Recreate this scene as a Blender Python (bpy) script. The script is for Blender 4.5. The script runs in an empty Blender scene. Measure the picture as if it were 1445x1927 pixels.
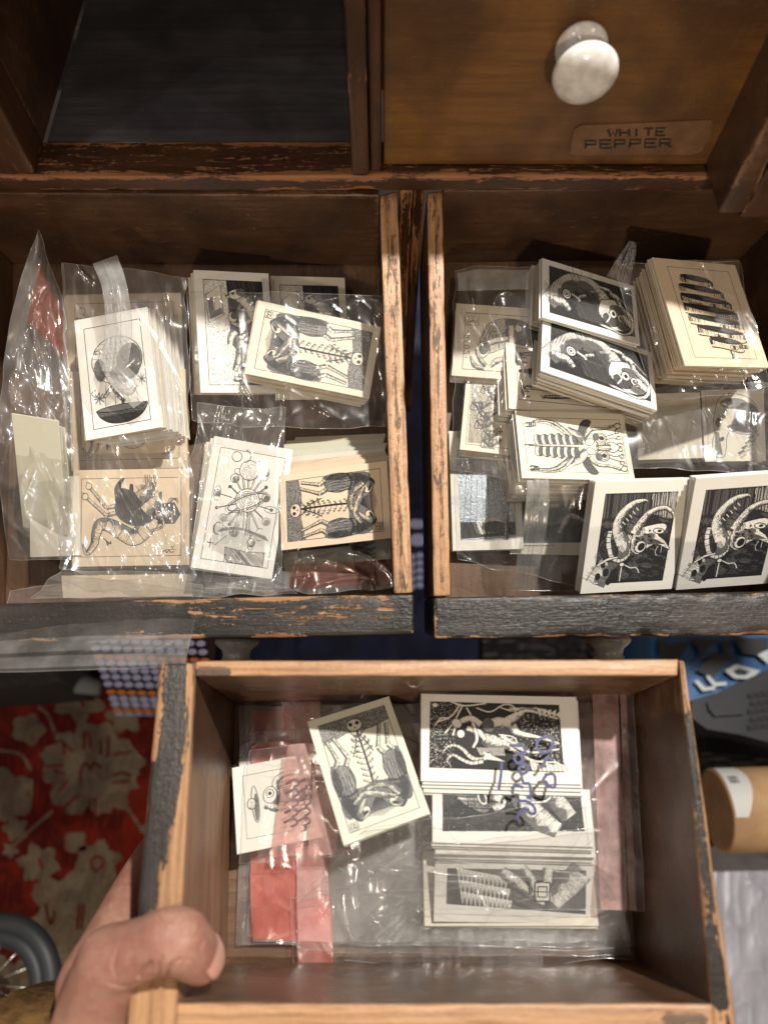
import bpy, bmesh, math, random
import numpy as np
from mathutils import Vector, Matrix
random.seed(7)
rng = np.random.default_rng(11)
SC = bpy.context.scene
COL = SC.collection

# ------------------------------------------------------------------ camera
ZC = 0.40                       # camera height over the scene origin; the floor lies at z = -0.62
TILT = math.radians(24.4)       # off straight-down, towards the cabinet
FPX = 1336.0
CAM = Vector((0, 0, ZC))
FW = Vector((0, math.sin(TILT), -math.cos(TILT)))
RT = Vector((1, 0, 0))
UPV = Vector((0, math.cos(TILT), math.sin(TILT)))
cd = bpy.data.cameras.new('camera'); cam = bpy.data.objects.new('camera', cd); COL.objects.link(cam)
cam.location = CAM; cam.rotation_euler = (TILT, 0, 0)
cd.sensor_fit = 'VERTICAL'; cd.sensor_height = 36.0; cd.lens = 36.0 * FPX / 1927.0
cd.clip_start = 0.01; cd.clip_end = 20
cd.dof.use_dof = True; cd.dof.focus_distance = 0.385; cd.dof.aperture_fstop = 5.6
SC.camera = cam

# ------------------------------------------------------------------ world, lamps, exposure
w = bpy.data.worlds.new('World'); SC.world = w; w.use_nodes = True
bg = w.node_tree.nodes['Background']; bg.inputs[0].default_value = (1.0, 0.74, 0.54, 1); bg.inputs[1].default_value = 0.23
SC.view_settings.view_transform = 'Standard'; SC.view_settings.look = 'None'; SC.view_settings.exposure = 0.0
SC.render.engine = 'CYCLES'
SC.cycles.use_denoising = True
SC.cycles.transparent_max_bounces = 24
SC.cycles.max_bounces = 8
SC.cycles.glossy_bounces = 3; SC.cycles.transmission_bounces = 4; SC.cycles.diffuse_bounces = 4
SC.cycles.sample_clamp_indirect = 3.0
def lamp(name, d, dist, size, power, col, target=(0, 0.08, 0.03)):
    l = bpy.data.lights.new(name, 'AREA'); l.shape = 'DISK'; l.size = size; l.energy = power; l.color = col
    o = bpy.data.objects.new(name, l); COL.objects.link(o)
    dv = Vector(d).normalized(); o.location = Vector(target) + dv * dist
    o.rotation_euler = dv.to_track_quat('Z', 'Y').to_euler()
    return o
lamp('spot_or_fill_lamp', (0.43, 0.45, 1.42), 1.57, 0.05, 42.0, (1.0, 0.95, 0.88))
lamp('spot_or_fill_lamp', (-0.30, -0.15, 0.95), 1.9, 0.05, 2.8, (1.0, 0.88, 0.74))  # weaker spot, placed for fill and glints on the plastic
lamp('spot_or_fill_lamp', (0.05, -0.95, 0.55), 1.9, 0.08, 13.0, (1.0, 0.80, 0.58))  # low fill added in front to brighten the cabinet face
lamp('spot_or_fill_lamp', (-0.60, -0.45, 0.75), 2.0, 0.05, 2.2, (0.92, 0.94, 1.0))  # faint cool spot, placed to make the plastic sparkle
lamp('spot_or_fill_lamp', (0.55, -0.30, 0.75), 2.0, 0.05, 2.4, (1.0, 0.92, 0.84))  # faint warm spot, placed for more sparkle on the bags

# ------------------------------------------------------------------ picture ray -> place on a real plane
def ray(px, py):
    return FW + RT * ((px - 722.5) / FPX) + UPV * ((963.5 - py) / FPX)
def hit(px, py, P0, N):
    d = ray(px, py); t = (P0 - CAM).dot(N) / d.dot(N)
    return CAM + d * t
def HZ(px, py, z): return hit(px, py, Vector((0, 0, z)), Vector((0, 0, 1)))
class Frame:
    """a drawer's own plane: h is the height above its bottom board"""
    def __init__(s, P0, N, depth): s.P0 = P0; s.N = N.normalized(); s.depth = depth
    def at(s, px, py, h): return hit(px, py, s.P0 - s.N * (s.depth - h), s.N)
    def rim(s, px, py): return s.at(px, py, s.depth)
a = math.radians(8.0)
NU = (-FW * math.cos(a) + UPV * math.sin(a))          # upper drawers sag away from the cabinet face
NU = (-(FW * math.cos(a) - UPV * math.sin(a))).normalized()
UP = Frame(CAM + FW * 0.345, NU, 0.075)
NH = -(FW * 1.0 + UPV * ((963.5 - 1522) / FPX) + RT * (6 / FPX))
HE = Frame(CAM + ray(800, 1560) * 0.2700, NH, 0.083)

# ------------------------------------------------------------------ object helpers
def tag(o, label=None, cat=None, group=None, kind=None):
    if label:
        o['label'] = label
        if len(label.split()) > 16: print('LONG', len(label.split()), label)
    if cat: o['category'] = cat
    if group: o['group'] = group
    if kind: o['kind'] = kind
    return o
def mesh(name, V, F, mats, parent=None, mi=None, smooth=False, attrs=None, origin=None):
    """one mesh object; V in world space, moved to a local origin"""
    V = np.asarray(V, dtype=np.float64).reshape(-1, 3)
    c = np.array(origin) if origin is not None else (V.mean(0) if parent is None else np.array(parent.matrix_world.translation if False else parent['_o']))
    me = bpy.data.meshes.new(name)
    me.from_pydata((V - c).tolist(), [], [list(f) for f in F])
    for m in (mats if isinstance(mats, (list, tuple)) else [mats]): me.materials.append(m)
    if mi is not None: me.polygons.foreach_set('material_index', list(mi))
    if smooth: me.polygons.foreach_set('use_smooth', [True] * len(me.polygons))
    for k, (typ, data) in (attrs or {}).items():
        at = me.attributes.new(k, typ, 'POINT')
        at.data.foreach_set('vector' if typ == 'FLOAT_VECTOR' else 'value', np.asarray(data, dtype=np.float32).ravel())
    me.update()
    o = bpy.data.objects.new(name, me); COL.objects.link(o)
    if parent is None: o.location = c; o['_o'] = list(map(float, c))
    else:
        o.parent = parent; o['_o'] = list(map(float, c))
    return o
def empty(name, loc, label=None, cat=None, group=None, kind=None):
    o = bpy.data.objects.new(name, None); COL.objects.link(o); o.location = loc; o['_o'] = list(map(float, loc)); o.empty_display_size = 0.01
    return tag(o, label, cat, group, kind)
def catmull(pts, n=6):
    P = [np.array(p, float) for p in pts]
    if len(P) < 3: return [tuple(p) for p in P]
    P = [2 * P[0] - P[1]] + P + [2 * P[-1] - P[-2]]
    out = []
    for i in range(1, len(P) - 2):
        for k in range(n):
            t = k / n; a0, a1, a2, a3 = P[i - 1:i + 3]
            out.append(tuple(0.5 * ((2 * a1) + (a2 - a0) * t + (2 * a0 - 5 * a1 + 4 * a2 - a3) * t * t + (3 * a1 - a0 - 3 * a2 + a3) * t ** 3)))
    out.append(tuple(P[-2])); return out
def tube(pts, r, n=8, closed=False):
    """world-space tube; r a number or a list"""
    P = [Vector(p) for p in pts]; R = r if isinstance(r, (list, tuple)) else [r] * len(P)
    V, F = [], []; ref = None
    for i, p in enumerate(P):
        q0 = P[(i - 1) % len(P)] if (closed or i > 0) else p; q1 = P[(i + 1) % len(P)] if (closed or i < len(P) - 1) else p
        t = (q1 - q0).normalized()
        if ref is None: ref = t.orthogonal().normalized()
        ref = (ref - t * ref.dot(t)).normalized(); b = t.cross(ref)
        for k in range(n):
            an = 2 * math.pi * k / n; V.append(tuple(p + (ref * math.cos(an) + b * math.sin(an)) * R[i]))
    m = len(P)
    for i in range(m if closed else m - 1):
        for k in range(n):
            a_, b_ = i * n + k, i * n + (k + 1) % n; c_, d_ = ((i + 1) % m) * n + (k + 1) % n, ((i + 1) % m) * n + k
            F.append((a_, b_, c_, d_))
    if not closed: F.append(tuple(range(n))[::-1]); F.append(tuple((m - 1) * n + k for k in range(n)))
    return V, F
def lathe(P0, axis, prof, n=32):
    ax = Vector(axis).normalized(); u = ax.orthogonal().normalized(); v = ax.cross(u); V, F = [], []
    for (t, r) in prof:
        for k in range(n):
            an = 2 * math.pi * k / n; V.append(tuple(P0 + ax * t + (u * math.cos(an) + v * math.sin(an)) * r))
    for i in range(len(prof) - 1):
        for k in range(n): F.append((i * n + k, i * n + (k + 1) % n, (i + 1) * n + (k + 1) % n, (i + 1) * n + k))
    F.append(tuple(range(n))[::-1]); F.append(tuple((len(prof) - 1) * n + k for k in range(n)))
    return V, F

# ------------------------------------------------------------------ rounded, worn plank between eight corners
def vnoise(P, s, seed=0):
    """cheap smooth value noise on an (n,3) array, 0..1"""
    P = np.asarray(P) * s + seed * 17.13; I = np.floor(P).astype(np.int64); f = P - I; f = f * f * (3 - 2 * f)
    def h(i, j, k):
        x = (i * 374761393 + j * 668265263 + k * 2147483647 + seed * 1013) & 0x7fffffff
        x = ((x ^ (x >> 13)) * 1274126177) & 0x7fffffff
        return ((x ^ (x >> 16)) & 0xffff) / 65535.0
    r = 0
    for a_ in (0, 1):
        for b_ in (0, 1):
            for c_ in (0, 1):
                wt = (f[:, 0] if a_ else 1 - f[:, 0]) * (f[:, 1] if b_ else 1 - f[:, 1]) * (f[:, 2] if c_ else 1 - f[:, 2])
                r = r + wt * h(I[:, 0] + a_, I[:, 1] + b_, I[:, 2] + c_)
    return r
def plank(name, quad, down, mats, parent=None, r=0.0012, step=0.0025, chips=0.4, wear=None, edge_w=0.0025, seed=0, grain='u', topmat=0, sidemat=0, faces=None):
    """quad: four world corners of the top face (u along 0->1, v along 0->3); down: thickness vector.
    Lattice skin with rounded, chipped edges; attributes loc (metres, x along the grain) and wear (0 coat .. 1 bare)."""
    q = [np.array(p, float) for p in quad]; dn = np.array(down, float)
    Lu = (np.linalg.norm(q[1] - q[0]) + np.linalg.norm(q[2] - q[3])) / 2; Lv = (np.linalg.norm(q[3] - q[0]) + np.linalg.norm(q[2] - q[1])) / 2; Lw = np.linalg.norm(dn)
    def ticks(L):
        rr = min(r, L * 0.3); n = max(1, int((L - 2 * rr) / step)); n = min(n, 130)
        return np.concatenate([[0, rr * .4], np.linspace(rr, L - rr, n + 1), [L - rr * .4, L]])
    U, Vv, W = ticks(Lu), ticks(Lv), ticks(Lw); nu, nv, nw = len(U), len(Vv), len(W)
    idx = {}; pts = []; F = []; mi = []
    def vid(i, j, k):
        key = (i, j, k)
        if key not in idx: idx[key] = len(pts); pts.append((U[i], Vv[j], W[k]))
        return idx[key]
    def face(a_, b_, c_, d_, m): F.append((a_, b_, c_, d_)); mi.append(m)
    for i in range(nu - 1):
        for j in range(nv - 1):
            face(vid(i, j, 0), vid(i + 1, j, 0), vid(i + 1, j + 1, 0), vid(i, j + 1, 0), topmat)
            face(vid(i, j, nw - 1), vid(i, j + 1, nw - 1), vid(i + 1, j + 1, nw - 1), vid(i + 1, j, nw - 1), sidemat)
    fs = faces or {}
    for i in range(nu - 1):
        for k in range(nw - 1):
            face(vid(i, 0, k), vid(i, 0, k + 1), vid(i + 1, 0, k + 1), vid(i + 1, 0, k), fs.get('v0', sidemat))
            face(vid(i, nv - 1, k), vid(i + 1, nv - 1, k), vid(i + 1, nv - 1, k + 1), vid(i, nv - 1, k + 1), fs.get('v1', sidemat))
    for j in range(nv - 1):
        for k in range(nw - 1):
            face(vid(0, j, k), vid(0, j + 1, k), vid(0, j + 1, k + 1), vid(0, j, k + 1), fs.get('u0', sidemat))
            face(vid(nu - 1, j, k), vid(nu - 1, j, k + 1), vid(nu - 1, j + 1, k + 1), vid(nu - 1, j + 1, k), fs.get('u1', sidemat))
    P = np.array(pts); S = np.array([Lu, Lv, Lw])
    D = np.minimum(P, S - P); Ds = np.sort(D, axis=1); ed = Ds[:, 1]                      # distance to the nearest edge
    n1 = vnoise(P, 140, seed); n2 = vnoise(P, 45, seed + 3)
    n3 = vnoise(P, 420, seed + 6)
    rr = np.clip(r * (0.55 + 0.35 * n3 + chips * 1.3 * np.clip(n1 * n2 * 2.6 - 0.85, 0, 1)), 0, None)
    rr = np.minimum(rr, S.min() * 0.45)[:, None]
    Q = np.clip(P, rr, S - rr); d = P - Q; L = np.linalg.norm(d, axis=1, keepdims=True)
    L[L == 0] = 1; P2 = Q + d / L * np.minimum(rr, np.linalg.norm(d, axis=1, keepdims=True))
    inner = (np.abs(d).max(1) == 0); P2[inner] = P[inner]
    u = (P2[:, 0] / Lu)[:, None]; v = (P2[:, 1] / Lv)[:, None]; wv = (P2[:, 2] / Lw)[:, None]
    X = (1 - v) * ((1 - u) * q[0] + u * q[1]) + v * ((1 - u) * q[3] + u * q[2]) + wv * dn
    n4 = vnoise(P, 22, seed + 11); we = np.clip(1 - ed / edge_w, 0, 1) * np.clip((0.6 * n2 + 0.6 * n4 - 0.42) * 2.6, 0.05, 1.2)
    if wear is not None: we = we + np.array([wear(a_, b_, c_) for a_, b_, c_ in zip(u[:, 0], v[:, 0], wv[:, 0])])
    loc = P.copy()
    if grain == 'v': loc = loc[:, [1, 0, 2]]
    if grain == 'w': loc = loc[:, [2, 1, 0]]
    loc = loc + seed * 0.37
    o = mesh(name, X, F, mats, parent, mi, attrs={'loc': ('FLOAT_VECTOR', loc), 'wear': ('FLOAT', we)})
    o.data.polygons.foreach_set('use_smooth', [True] * len(o.data.polygons))
    return o
# ------------------------------------------------------------------ materials (all node based)
def newmat(name):
    m = bpy.data.materials.new(name); m.use_nodes = True; nt = m.node_tree; nt.nodes.clear()
    out = nt.nodes.new('ShaderNodeOutputMaterial'); return m, nt, out
def N_(nt, typ, **kw):
    n = nt.nodes.new(typ)
    for k, v in kw.items():
        if k.startswith('i_'):
            key = k[2:]; key = int(key) if key.isdigit() else key.replace('_', ' ')
            n.inputs[key].default_value = v
        else: setattr(n, k, v)
    return n
def mixc(nt, f, a_, b_, bt='MIX'):
    n = nt.nodes.new('ShaderNodeMix'); n.data_type = 'RGBA'; n.blend_type = bt
    for s, v in ((n.inputs[0], f), (n.inputs[6], a_), (n.inputs[7], b_)):
        if hasattr(v, 'is_output') or isinstance(v, bpy.types.NodeSocket): nt.links.new(v, s)
        else: s.default_value = v if not isinstance(v, tuple) else (*v[:3], 1)
    return n.outputs[2]
def math_(nt, op, a_, b_=0.0, c_=None, clamp=False):
    n = nt.nodes.new('ShaderNodeMath'); n.operation = op; n.use_clamp = clamp
    for i, v in enumerate((a_, b_) if c_ is None else (a_, b_, c_)):
        if isinstance(v, bpy.types.NodeSocket): nt.links.new(v, n.inputs[i])
        else: n.inputs[i].default_value = v
    return n.outputs[0]
def remap(nt, x, a_, b_, c_=0.0, d_=1.0, smooth=True):
    n = nt.nodes.new('ShaderNodeMapRange'); n.interpolation_type = 'SMOOTHSTEP' if smooth else 'LINEAR'
    nt.links.new(x, n.inputs[0])
    for i, v in enumerate((a_, b_, c_, d_)): n.inputs[i + 1].default_value = v
    return n.outputs[0]
def noise(nt, vec, scale, detail=4, rough=0.55, dist=0.0, stretch=None):
    if stretch:
        mp = N_(nt, 'ShaderNodeMapping'); mp.inputs['Scale'].default_value = stretch; nt.links.new(vec, mp.inputs[0]); vec = mp.outputs[0]
    n = N_(nt, 'ShaderNodeTexNoise'); n.inputs['Scale'].default_value = scale; n.inputs['Detail'].default_value = detail
    n.inputs['Roughness'].default_value = rough; n.inputs['Distortion'].default_value = dist
    nt.links.new(vec, n.inputs['Vector']); return n.outputs[0]
def wood(name, bare, bare2, coat, coat2, amp=0.9, bias=0.0, rough=(0.5, 0.62), soft=0.05, grain=1.0, bump=0.25, scuff=0.0, pits=0.0, spec=0.5):
    m, nt, out = newmat(name)
    at = N_(nt, 'ShaderNodeAttribute', attribute_name='loc').outputs['Vector']
    we = N_(nt, 'ShaderNodeAttribute', attribute_name='wear').outputs['Fac']
    g1 = noise(nt, at, 1.0, 6, 0.6, 0.6, (14, 260, 260)); g2 = noise(nt, at, 1.0, 5, 0.6, 1.5, (40, 1100, 1100))
    lf = noise(nt, at, 30, 3, 0.5, 0.3)
    wv = N_(nt, 'ShaderNodeTexWave', wave_type='BANDS', bands_direction='Y'); wv.inputs['Scale'].default_value = 70; wv.inputs['Distortion'].default_value = 16
    wv.inputs['Detail'].default_value = 3; wv.inputs['Detail Scale'].default_value = 0.35
    mp = N_(nt, 'ShaderNodeMapping'); mp.inputs['Scale'].default_value = (0.16, 1, 1); nt.links.new(at, mp.inputs[0]); nt.links.new(mp.outputs[0], wv.inputs[0])
    g = math_(nt, 'MULTIPLY_ADD', wv.outputs['Fac'], 0.20, math_(nt, 'MULTIPLY', g1, 1.05))
    barec = mixc(nt, remap(nt, g, 0.30, 0.85), bare2, bare)
    barec = mixc(nt, remap(nt, g2, 0.5, 0.72, 0, 0.55), barec, (bare2[0] * .45, bare2[1] * .4, bare2[2] * .4))
    coatc = mixc(nt, remap(nt, lf, 0.3, 0.7), coat, coat2)
    coatc = mixc(nt, remap(nt, g1, 0.35, 0.7, 0, 0.6 * grain), coatc, (coat[0] * .45, coat[1] * .42, coat[2] * .42))
    w1 = noise(nt, at, 1.0, 5, 0.65, 0.8, (60, 420, 420)); w2 = noise(nt, at, 420, 4, 0.6)
    wn = math_(nt, 'ADD', math_(nt, 'MULTIPLY', math_(nt, 'SUBTRACT', w1, 0.5), amp * 1.8), math_(nt, 'MULTIPLY', math_(nt, 'SUBTRACT', w2, 0.5), amp * 0.7))
    fac = remap(nt, math_(nt, 'ADD', math_(nt, 'ADD', we, wn), bias), 0.5 - soft, 0.5 + soft)
    col = mixc(nt, fac, coatc, barec)
    if scuff > 0:
        s1 = noise(nt, at, 1.0, 6, 0.7, 2.0, (45, 200, 200)); s2 = noise(nt, at, 12, 2)
        sc = math_(nt, 'MULTIPLY', remap(nt, s1, 0.60, 0.72), remap(nt, s2, 0.42, 0.62, 0, scuff))
        col = mixc(nt, sc, col, (min(1, bare[0] * 1.1), min(1, bare[1] * 1.1), min(1, bare[2] * 1.15)))
    if pits > 0:
        p1 = noise(nt, at, 330, 3, 0.6)
        col = mixc(nt, remap(nt, p1, 0.60, 0.68, 0, pits), col, (0.012, 0.009, 0.007))
    bs = N_(nt, 'ShaderNodeBsdfPrincipled'); nt.links.new(col, bs.inputs['Base Color'])
    bs.inputs['Specular IOR Level'].default_value = spec
    ro = remap(nt, fac, 0, 1, rough[0], rough[1], False); ro = math_(nt, 'ADD', ro, math_(nt, 'MULTIPLY', math_(nt, 'SUBTRACT', lf, 0.5), 0.25)); nt.links.new(ro, bs.inputs['Roughness'])
    hb = math_(nt, 'ADD', math_(nt, 'MULTIPLY', g2, 0.5), math_(nt, 'ADD', math_(nt, 'MULTIPLY', g1, 0.4), math_(nt, 'MULTIPLY', fac, -0.5)))
    hb = math_(nt, 'ADD', hb, math_(nt, 'MULTIPLY', w2, 0.8))
    bp = N_(nt, 'ShaderNodeBump'); bp.inputs['Strength'].default_value = bump; bp.inputs['Distance'].default_value = 0.0006
    nt.links.new(hb, bp.inputs['Height']); nt.links.new(bp.outputs[0], bs.inputs['Normal'])
    nt.links.new(bs.outputs[0], out.inputs[0]); return m
PAINT = wood('charcoal_paint_on_pine', (0.38, 0.21, 0.10), (0.22, 0.11, 0.05), (0.016, 0.0135, 0.012), (0.034, 0.028, 0.024), amp=1.45, bias=-0.16, soft=.09, rough=(0.34, 0.6), bump=0.75, grain=0.8, scuff=0.20, spec=.45)
EDGEW = wood('weathered_pine_edge', (0.50, 0.30, 0.16), (0.26, 0.13, 0.06), (0.05, 0.038, 0.03), (0.10, 0.07, 0.05), amp=0.9, bias=0.50, soft=.2, rough=(0.5, 0.42), bump=0.9, pits=0.5)
EDGEL = wood('fresh_pine_edge', (0.42, 0.235, 0.115), (0.23, 0.115, 0.05), (0.07, 0.045, 0.03), (0.12, 0.07, 0.04), amp=0.8, bias=0.52, soft=.12, rough=(0.5, 0.42), bump=0.6, pits=0.15)
WALLW = wood('brown_stained_board', (0.27, 0.155, 0.085), (0.15, 0.076, 0.040), (0.130, 0.068, 0.037), (0.050, 0.027, 0.017), amp=1.2, bias=-0.02, rough=(0.30, 0.5), bump=0.55, scuff=0.8, soft=0.26)
FLOORW = wood('worn_drawer_bottom', (0.22, 0.13, 0.075), (0.15, 0.08, 0.04), (0.14, 0.078, 0.042), (0.10, 0.055, 0.03), amp=0.6, bias=0.0, rough=(0.5, 0.6), bump=0.3, scuff=0.4, soft=0.3)
CABW = wood('dark_varnished_cabinet', (0.34, 0.15, 0.06), (0.20, 0.08, 0.03), (0.085, 0.038, 0.018), (0.040, 0.018, 0.010), amp=1.0, bias=-0.20, rough=(0.33, 0.55), bump=0.7, scuff=0.35, soft=0.12)
FRONTW = wood('old_varnished_drawer_front', (0.46, 0.24, 0.07), (0.30, 0.14, 0.04), (0.20, 0.092, 0.022), (0.070, 0.030, 0.010), amp=1.2, bias=-0.22, rough=(0.30, 0.5), bump=0.7, scuff=0.22, soft=0.2)
DARKB = wood('soot_dark_shelf_board', (0.26, 0.20, 0.16), (0.15, 0.12, 0.10), (0.10, 0.097, 0.108), (0.050, 0.047, 0.055), amp=0.7, bias=-0.25, rough=(0.40, 0.6), bump=0.4, scuff=0.25, soft=0.2)
def simple(name, col, rough=0.5, spec=0.5, sss=0.0, metal=0.0, nscale=0, namp=0.15, bump=0.0, bscale=200, col2=None):
    m, nt, out = newmat(name); bs = N_(nt, 'ShaderNodeBsdfPrincipled')
    bs.inputs['Roughness'].default_value = rough; bs.inputs['Specular IOR Level'].default_value = spec; bs.inputs['Metallic'].default_value = metal
    tc = N_(nt, 'ShaderNodeTexCoord').outputs['Object']
    c2 = col2 or tuple(c * (1 - namp * 2) for c in col)
    if nscale: nt.links.new(mixc(nt, remap(nt, noise(nt, tc, nscale, 5, 0.6), 0.35, 0.65), col, c2), bs.inputs['Base Color'])
    else: bs.inputs['Base Color'].default_value = (*col, 1)
    if sss: bs.inputs['Subsurface Weight'].default_value = sss; bs.inputs['Subsurface Radius'].default_value = (0.006, 0.0025, 0.0012); bs.inputs['Subsurface Scale'].default_value = 1.0
    if bump:
        bp = N_(nt, 'ShaderNodeBump'); bp.inputs['Strength'].default_value = bump; bp.inputs['Distance'].default_value = 0.0004
        nt.links.new(noise(nt, tc, bscale, 4, 0.6), bp.inputs['Height']); nt.links.new(bp.outputs[0], bs.inputs['Normal'])
    nt.links.new(bs.outputs[0], out.inputs[0]); return m
def paper(name, col, spots=0.25):
    m, nt, out = newmat(name); tc = N_(nt, 'ShaderNodeTexCoord').outputs['Object']; bs = N_(nt, 'ShaderNodeBsdfPrincipled')
    inf = N_(nt, 'ShaderNodeObjectInfo').outputs['Random']
    n1 = noise(nt, tc, 60, 4, 0.6); n2 = noise(nt, tc, 700, 3, 0.7)
    c = mixc(nt, remap(nt, n1, 0.3, 0.75, 0, 0.45), col, (col[0] * .88, col[1] * .86, col[2] * .80))
    c = mixc(nt, remap(nt, n2, 0.52, 0.75, 0, spots), c, (col[0] * .72, col[1] * .70, col[2] * .66))
    c = mixc(nt, math_(nt, 'MULTIPLY', inf, 0.5), c, (col[0] * .84, col[1] * .80, col[2] * .70))
    nt.links.new(c, bs.inputs['Base Color']); bs.inputs['Roughness'].default_value = 0.62; bs.inputs['Specular IOR Level'].default_value = 0.3
    bp = N_(nt, 'ShaderNodeBump'); bp.inputs['Strength'].default_value = 0.25; bp.inputs['Distance'].default_value = 0.0002
    nt.links.new(n2, bp.inputs['Height']); nt.links.new(bp.outputs[0], bs.inputs['Normal'])
    nt.links.new(bs.outputs[0], out.inputs[0]); return m
P_WHITE = paper('white_card_stock', (0.70, 0.69, 0.655)); P_CREAM = paper('cream_card_stock', (0.66, 0.62, 0.53)); P_TAN = paper('tan_card_stock', (0.62, 0.51, 0.38))
P_GREY = paper('greenish_white_card_stock', (0.58, 0.58, 0.49), 0.6)
INK = simple('black_printing_ink', (0.022, 0.021, 0.022), 0.55, 0.3)
INKM = simple('mid_tone_of_print', (0.30, 0.295, 0.28), 0.55, 0.3, nscale=2500, namp=.35)
INKG = simple('grey_printing_ink', (0.13, 0.13, 0.125), 0.55, 0.3)
MARKER = simple('blue_marker_ink', (0.02, 0.02, 0.10), 0.4)
SILVER = simple('silvery_glossy_print', (0.42, 0.47, 0.52), 0.22, 0.8, metal=0.55, nscale=900, namp=0.3, bump=0.7, bscale=1500)
PORC = simple('white_porcelain', (0.78, 0.77, 0.74), 0.16, 0.6, sss=0.15, nscale=130, namp=0.13)
def film(name, tint=(1, 1, 1), haze=0.05, hcol=(0.9, 0.9, 0.9), rough=0.06, bump=0.5, stretch=(70, 22, 40), gl=1.0):
    """thin clear plastic: straight-through transmission, Fresnel gloss, a little milky scatter"""
    m, nt, out = newmat(name); tc = N_(nt, 'ShaderNodeTexCoord').outputs['Object']
    tr = N_(nt, 'ShaderNodeBsdfTransparent'); tr.inputs[0].default_value = (*tint, 1)
    go = N_(nt, 'ShaderNodeBsdfAnisotropic' if False else 'ShaderNodeBsdfGlossy'); go.inputs['Roughness'].default_value = rough; go.inputs[0].default_value = (1, 1, 1, 1)
    g2_ = N_(nt, 'ShaderNodeBsdfGlossy'); g2_.inputs['Roughness'].default_value = rough + .20; gm = N_(nt, 'ShaderNodeMixShader'); gm.inputs[0].default_value = .45; nt.links.new(go.outputs[0], gm.inputs[1]); nt.links.new(g2_.outputs[0], gm.inputs[2])
    df = N_(nt, 'ShaderNodeBsdfDiffuse'); df.inputs[0].default_value = (*hcol, 1); tl = N_(nt, 'ShaderNodeBsdfTranslucent'); tl.inputs[0].default_value = (*hcol, 1)
    ms = N_(nt, 'ShaderNodeMixShader'); ms.inputs[0].default_value = 0.4; nt.links.new(df.outputs[0], ms.inputs[1]); nt.links.new(tl.outputs[0], ms.inputs[2])
    hz = noise(nt, tc, 55, 4, 0.6); hzf = remap(nt, hz, 0.3, 0.75, haze * 0.5, haze * 1.6)
    m1 = N_(nt, 'ShaderNodeMixShader'); nt.links.new(hzf, m1.inputs[0]); nt.links.new(tr.outputs[0], m1.inputs[1]); nt.links.new(ms.outputs[0], m1.inputs[2])
    lw = N_(nt, 'ShaderNodeLayerWeight'); lw.inputs[0].default_value = 0.5     # facing term: the sheet's own gloss rises gently towards grazing
    ff = math_(nt, 'ADD', 0.055 * gl, math_(nt, 'MULTIPLY', math_(nt, 'POWER', lw.outputs['Facing'], 3.0), 0.30), clamp=True)
    m2 = N_(nt, 'ShaderNodeMixShader'); nt.links.new(ff, m2.inputs[0]); nt.links.new(m1.outputs[0], m2.inputs[1]); nt.links.new(gm.outputs[0], m2.inputs[2])
    b1 = noise(nt, tc, 1, 3, 0.5, 0.8, stretch); b2 = noise(nt, tc, 22, 2, 0.5, 1.5)
    rg = math_(nt, 'ABSOLUTE', math_(nt, 'SUBTRACT', b2, 0.5)); hh = math_(nt, 'ADD', math_(nt, 'MULTIPLY', b1, 0.5), math_(nt, 'MULTIPLY', remap(nt, rg, 0, 0.03), 0.25))
    bp = N_(nt, 'ShaderNodeBump'); bp.inputs['Strength'].default_value = bump; bp.inputs['Distance'].default_value = 0.0015
    nt.links.new(hh, bp.inputs['Height']); nt.links.new(bp.outputs[0], go.inputs['Normal'])
    nt.links.new(m2.outputs[0], out.inputs[0]); return m
CLEAR = film('clear_polythene', (0.985, 0.985, 0.98), 0.030, bump=0.08, rough=.09)
CLEAR2 = film('crinkled_clear_polythene', (0.975, 0.975, 0.97), 0.06, bump=0.10, rough=0.10, gl=2.2)
LAYERS = film('many_layers_of_polythene', (0.93, 0.93, 0.92), 0.14, (.8, .8, .8), bump=0.45, rough=0.11, gl=3.4, stretch=(110, 4, 40))
MILKY = film('milky_zip_strip', (0.93, 0.93, 0.92), 0.34, (0.62, 0.62, 0.60), rough=0.22, bump=0.1)
DIMST = film('faint_zip_strip', (0.93, 0.93, 0.92), 0.13, (0.7, 0.7, 0.7), rough=0.22, bump=0.1)
FAINTR = film('faint_red_band', (0.95, 0.74, 0.69), 0.07, (0.85, 0.25, 0.2), rough=.12, bump=.1)
RED = film('red_zip_band', (1.0, 0.50, 0.43), 0.30, (1.0, 0.36, 0.28), rough=0.14, bump=0.3, gl=3.2, stretch=(120, 4, 40))
PINK = film('pink_zip_band', (0.97, 0.74, 0.71), 0.40, (0.85, 0.56, 0.52), rough=0.18, bump=0.2, gl=1.5, stretch=(150, 6, 40))
SEAM = film('sealed_bag_edge', (0.9, 0.9, 0.9), 0.16, (0.8, 0.8, 0.78), rough=0.08, bump=0.0)
CREASE = film('sharp_plastic_crease', (0.97, 0.97, 0.97), 0.03, rough=0.06, bump=0.0, gl=2.6)
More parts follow.
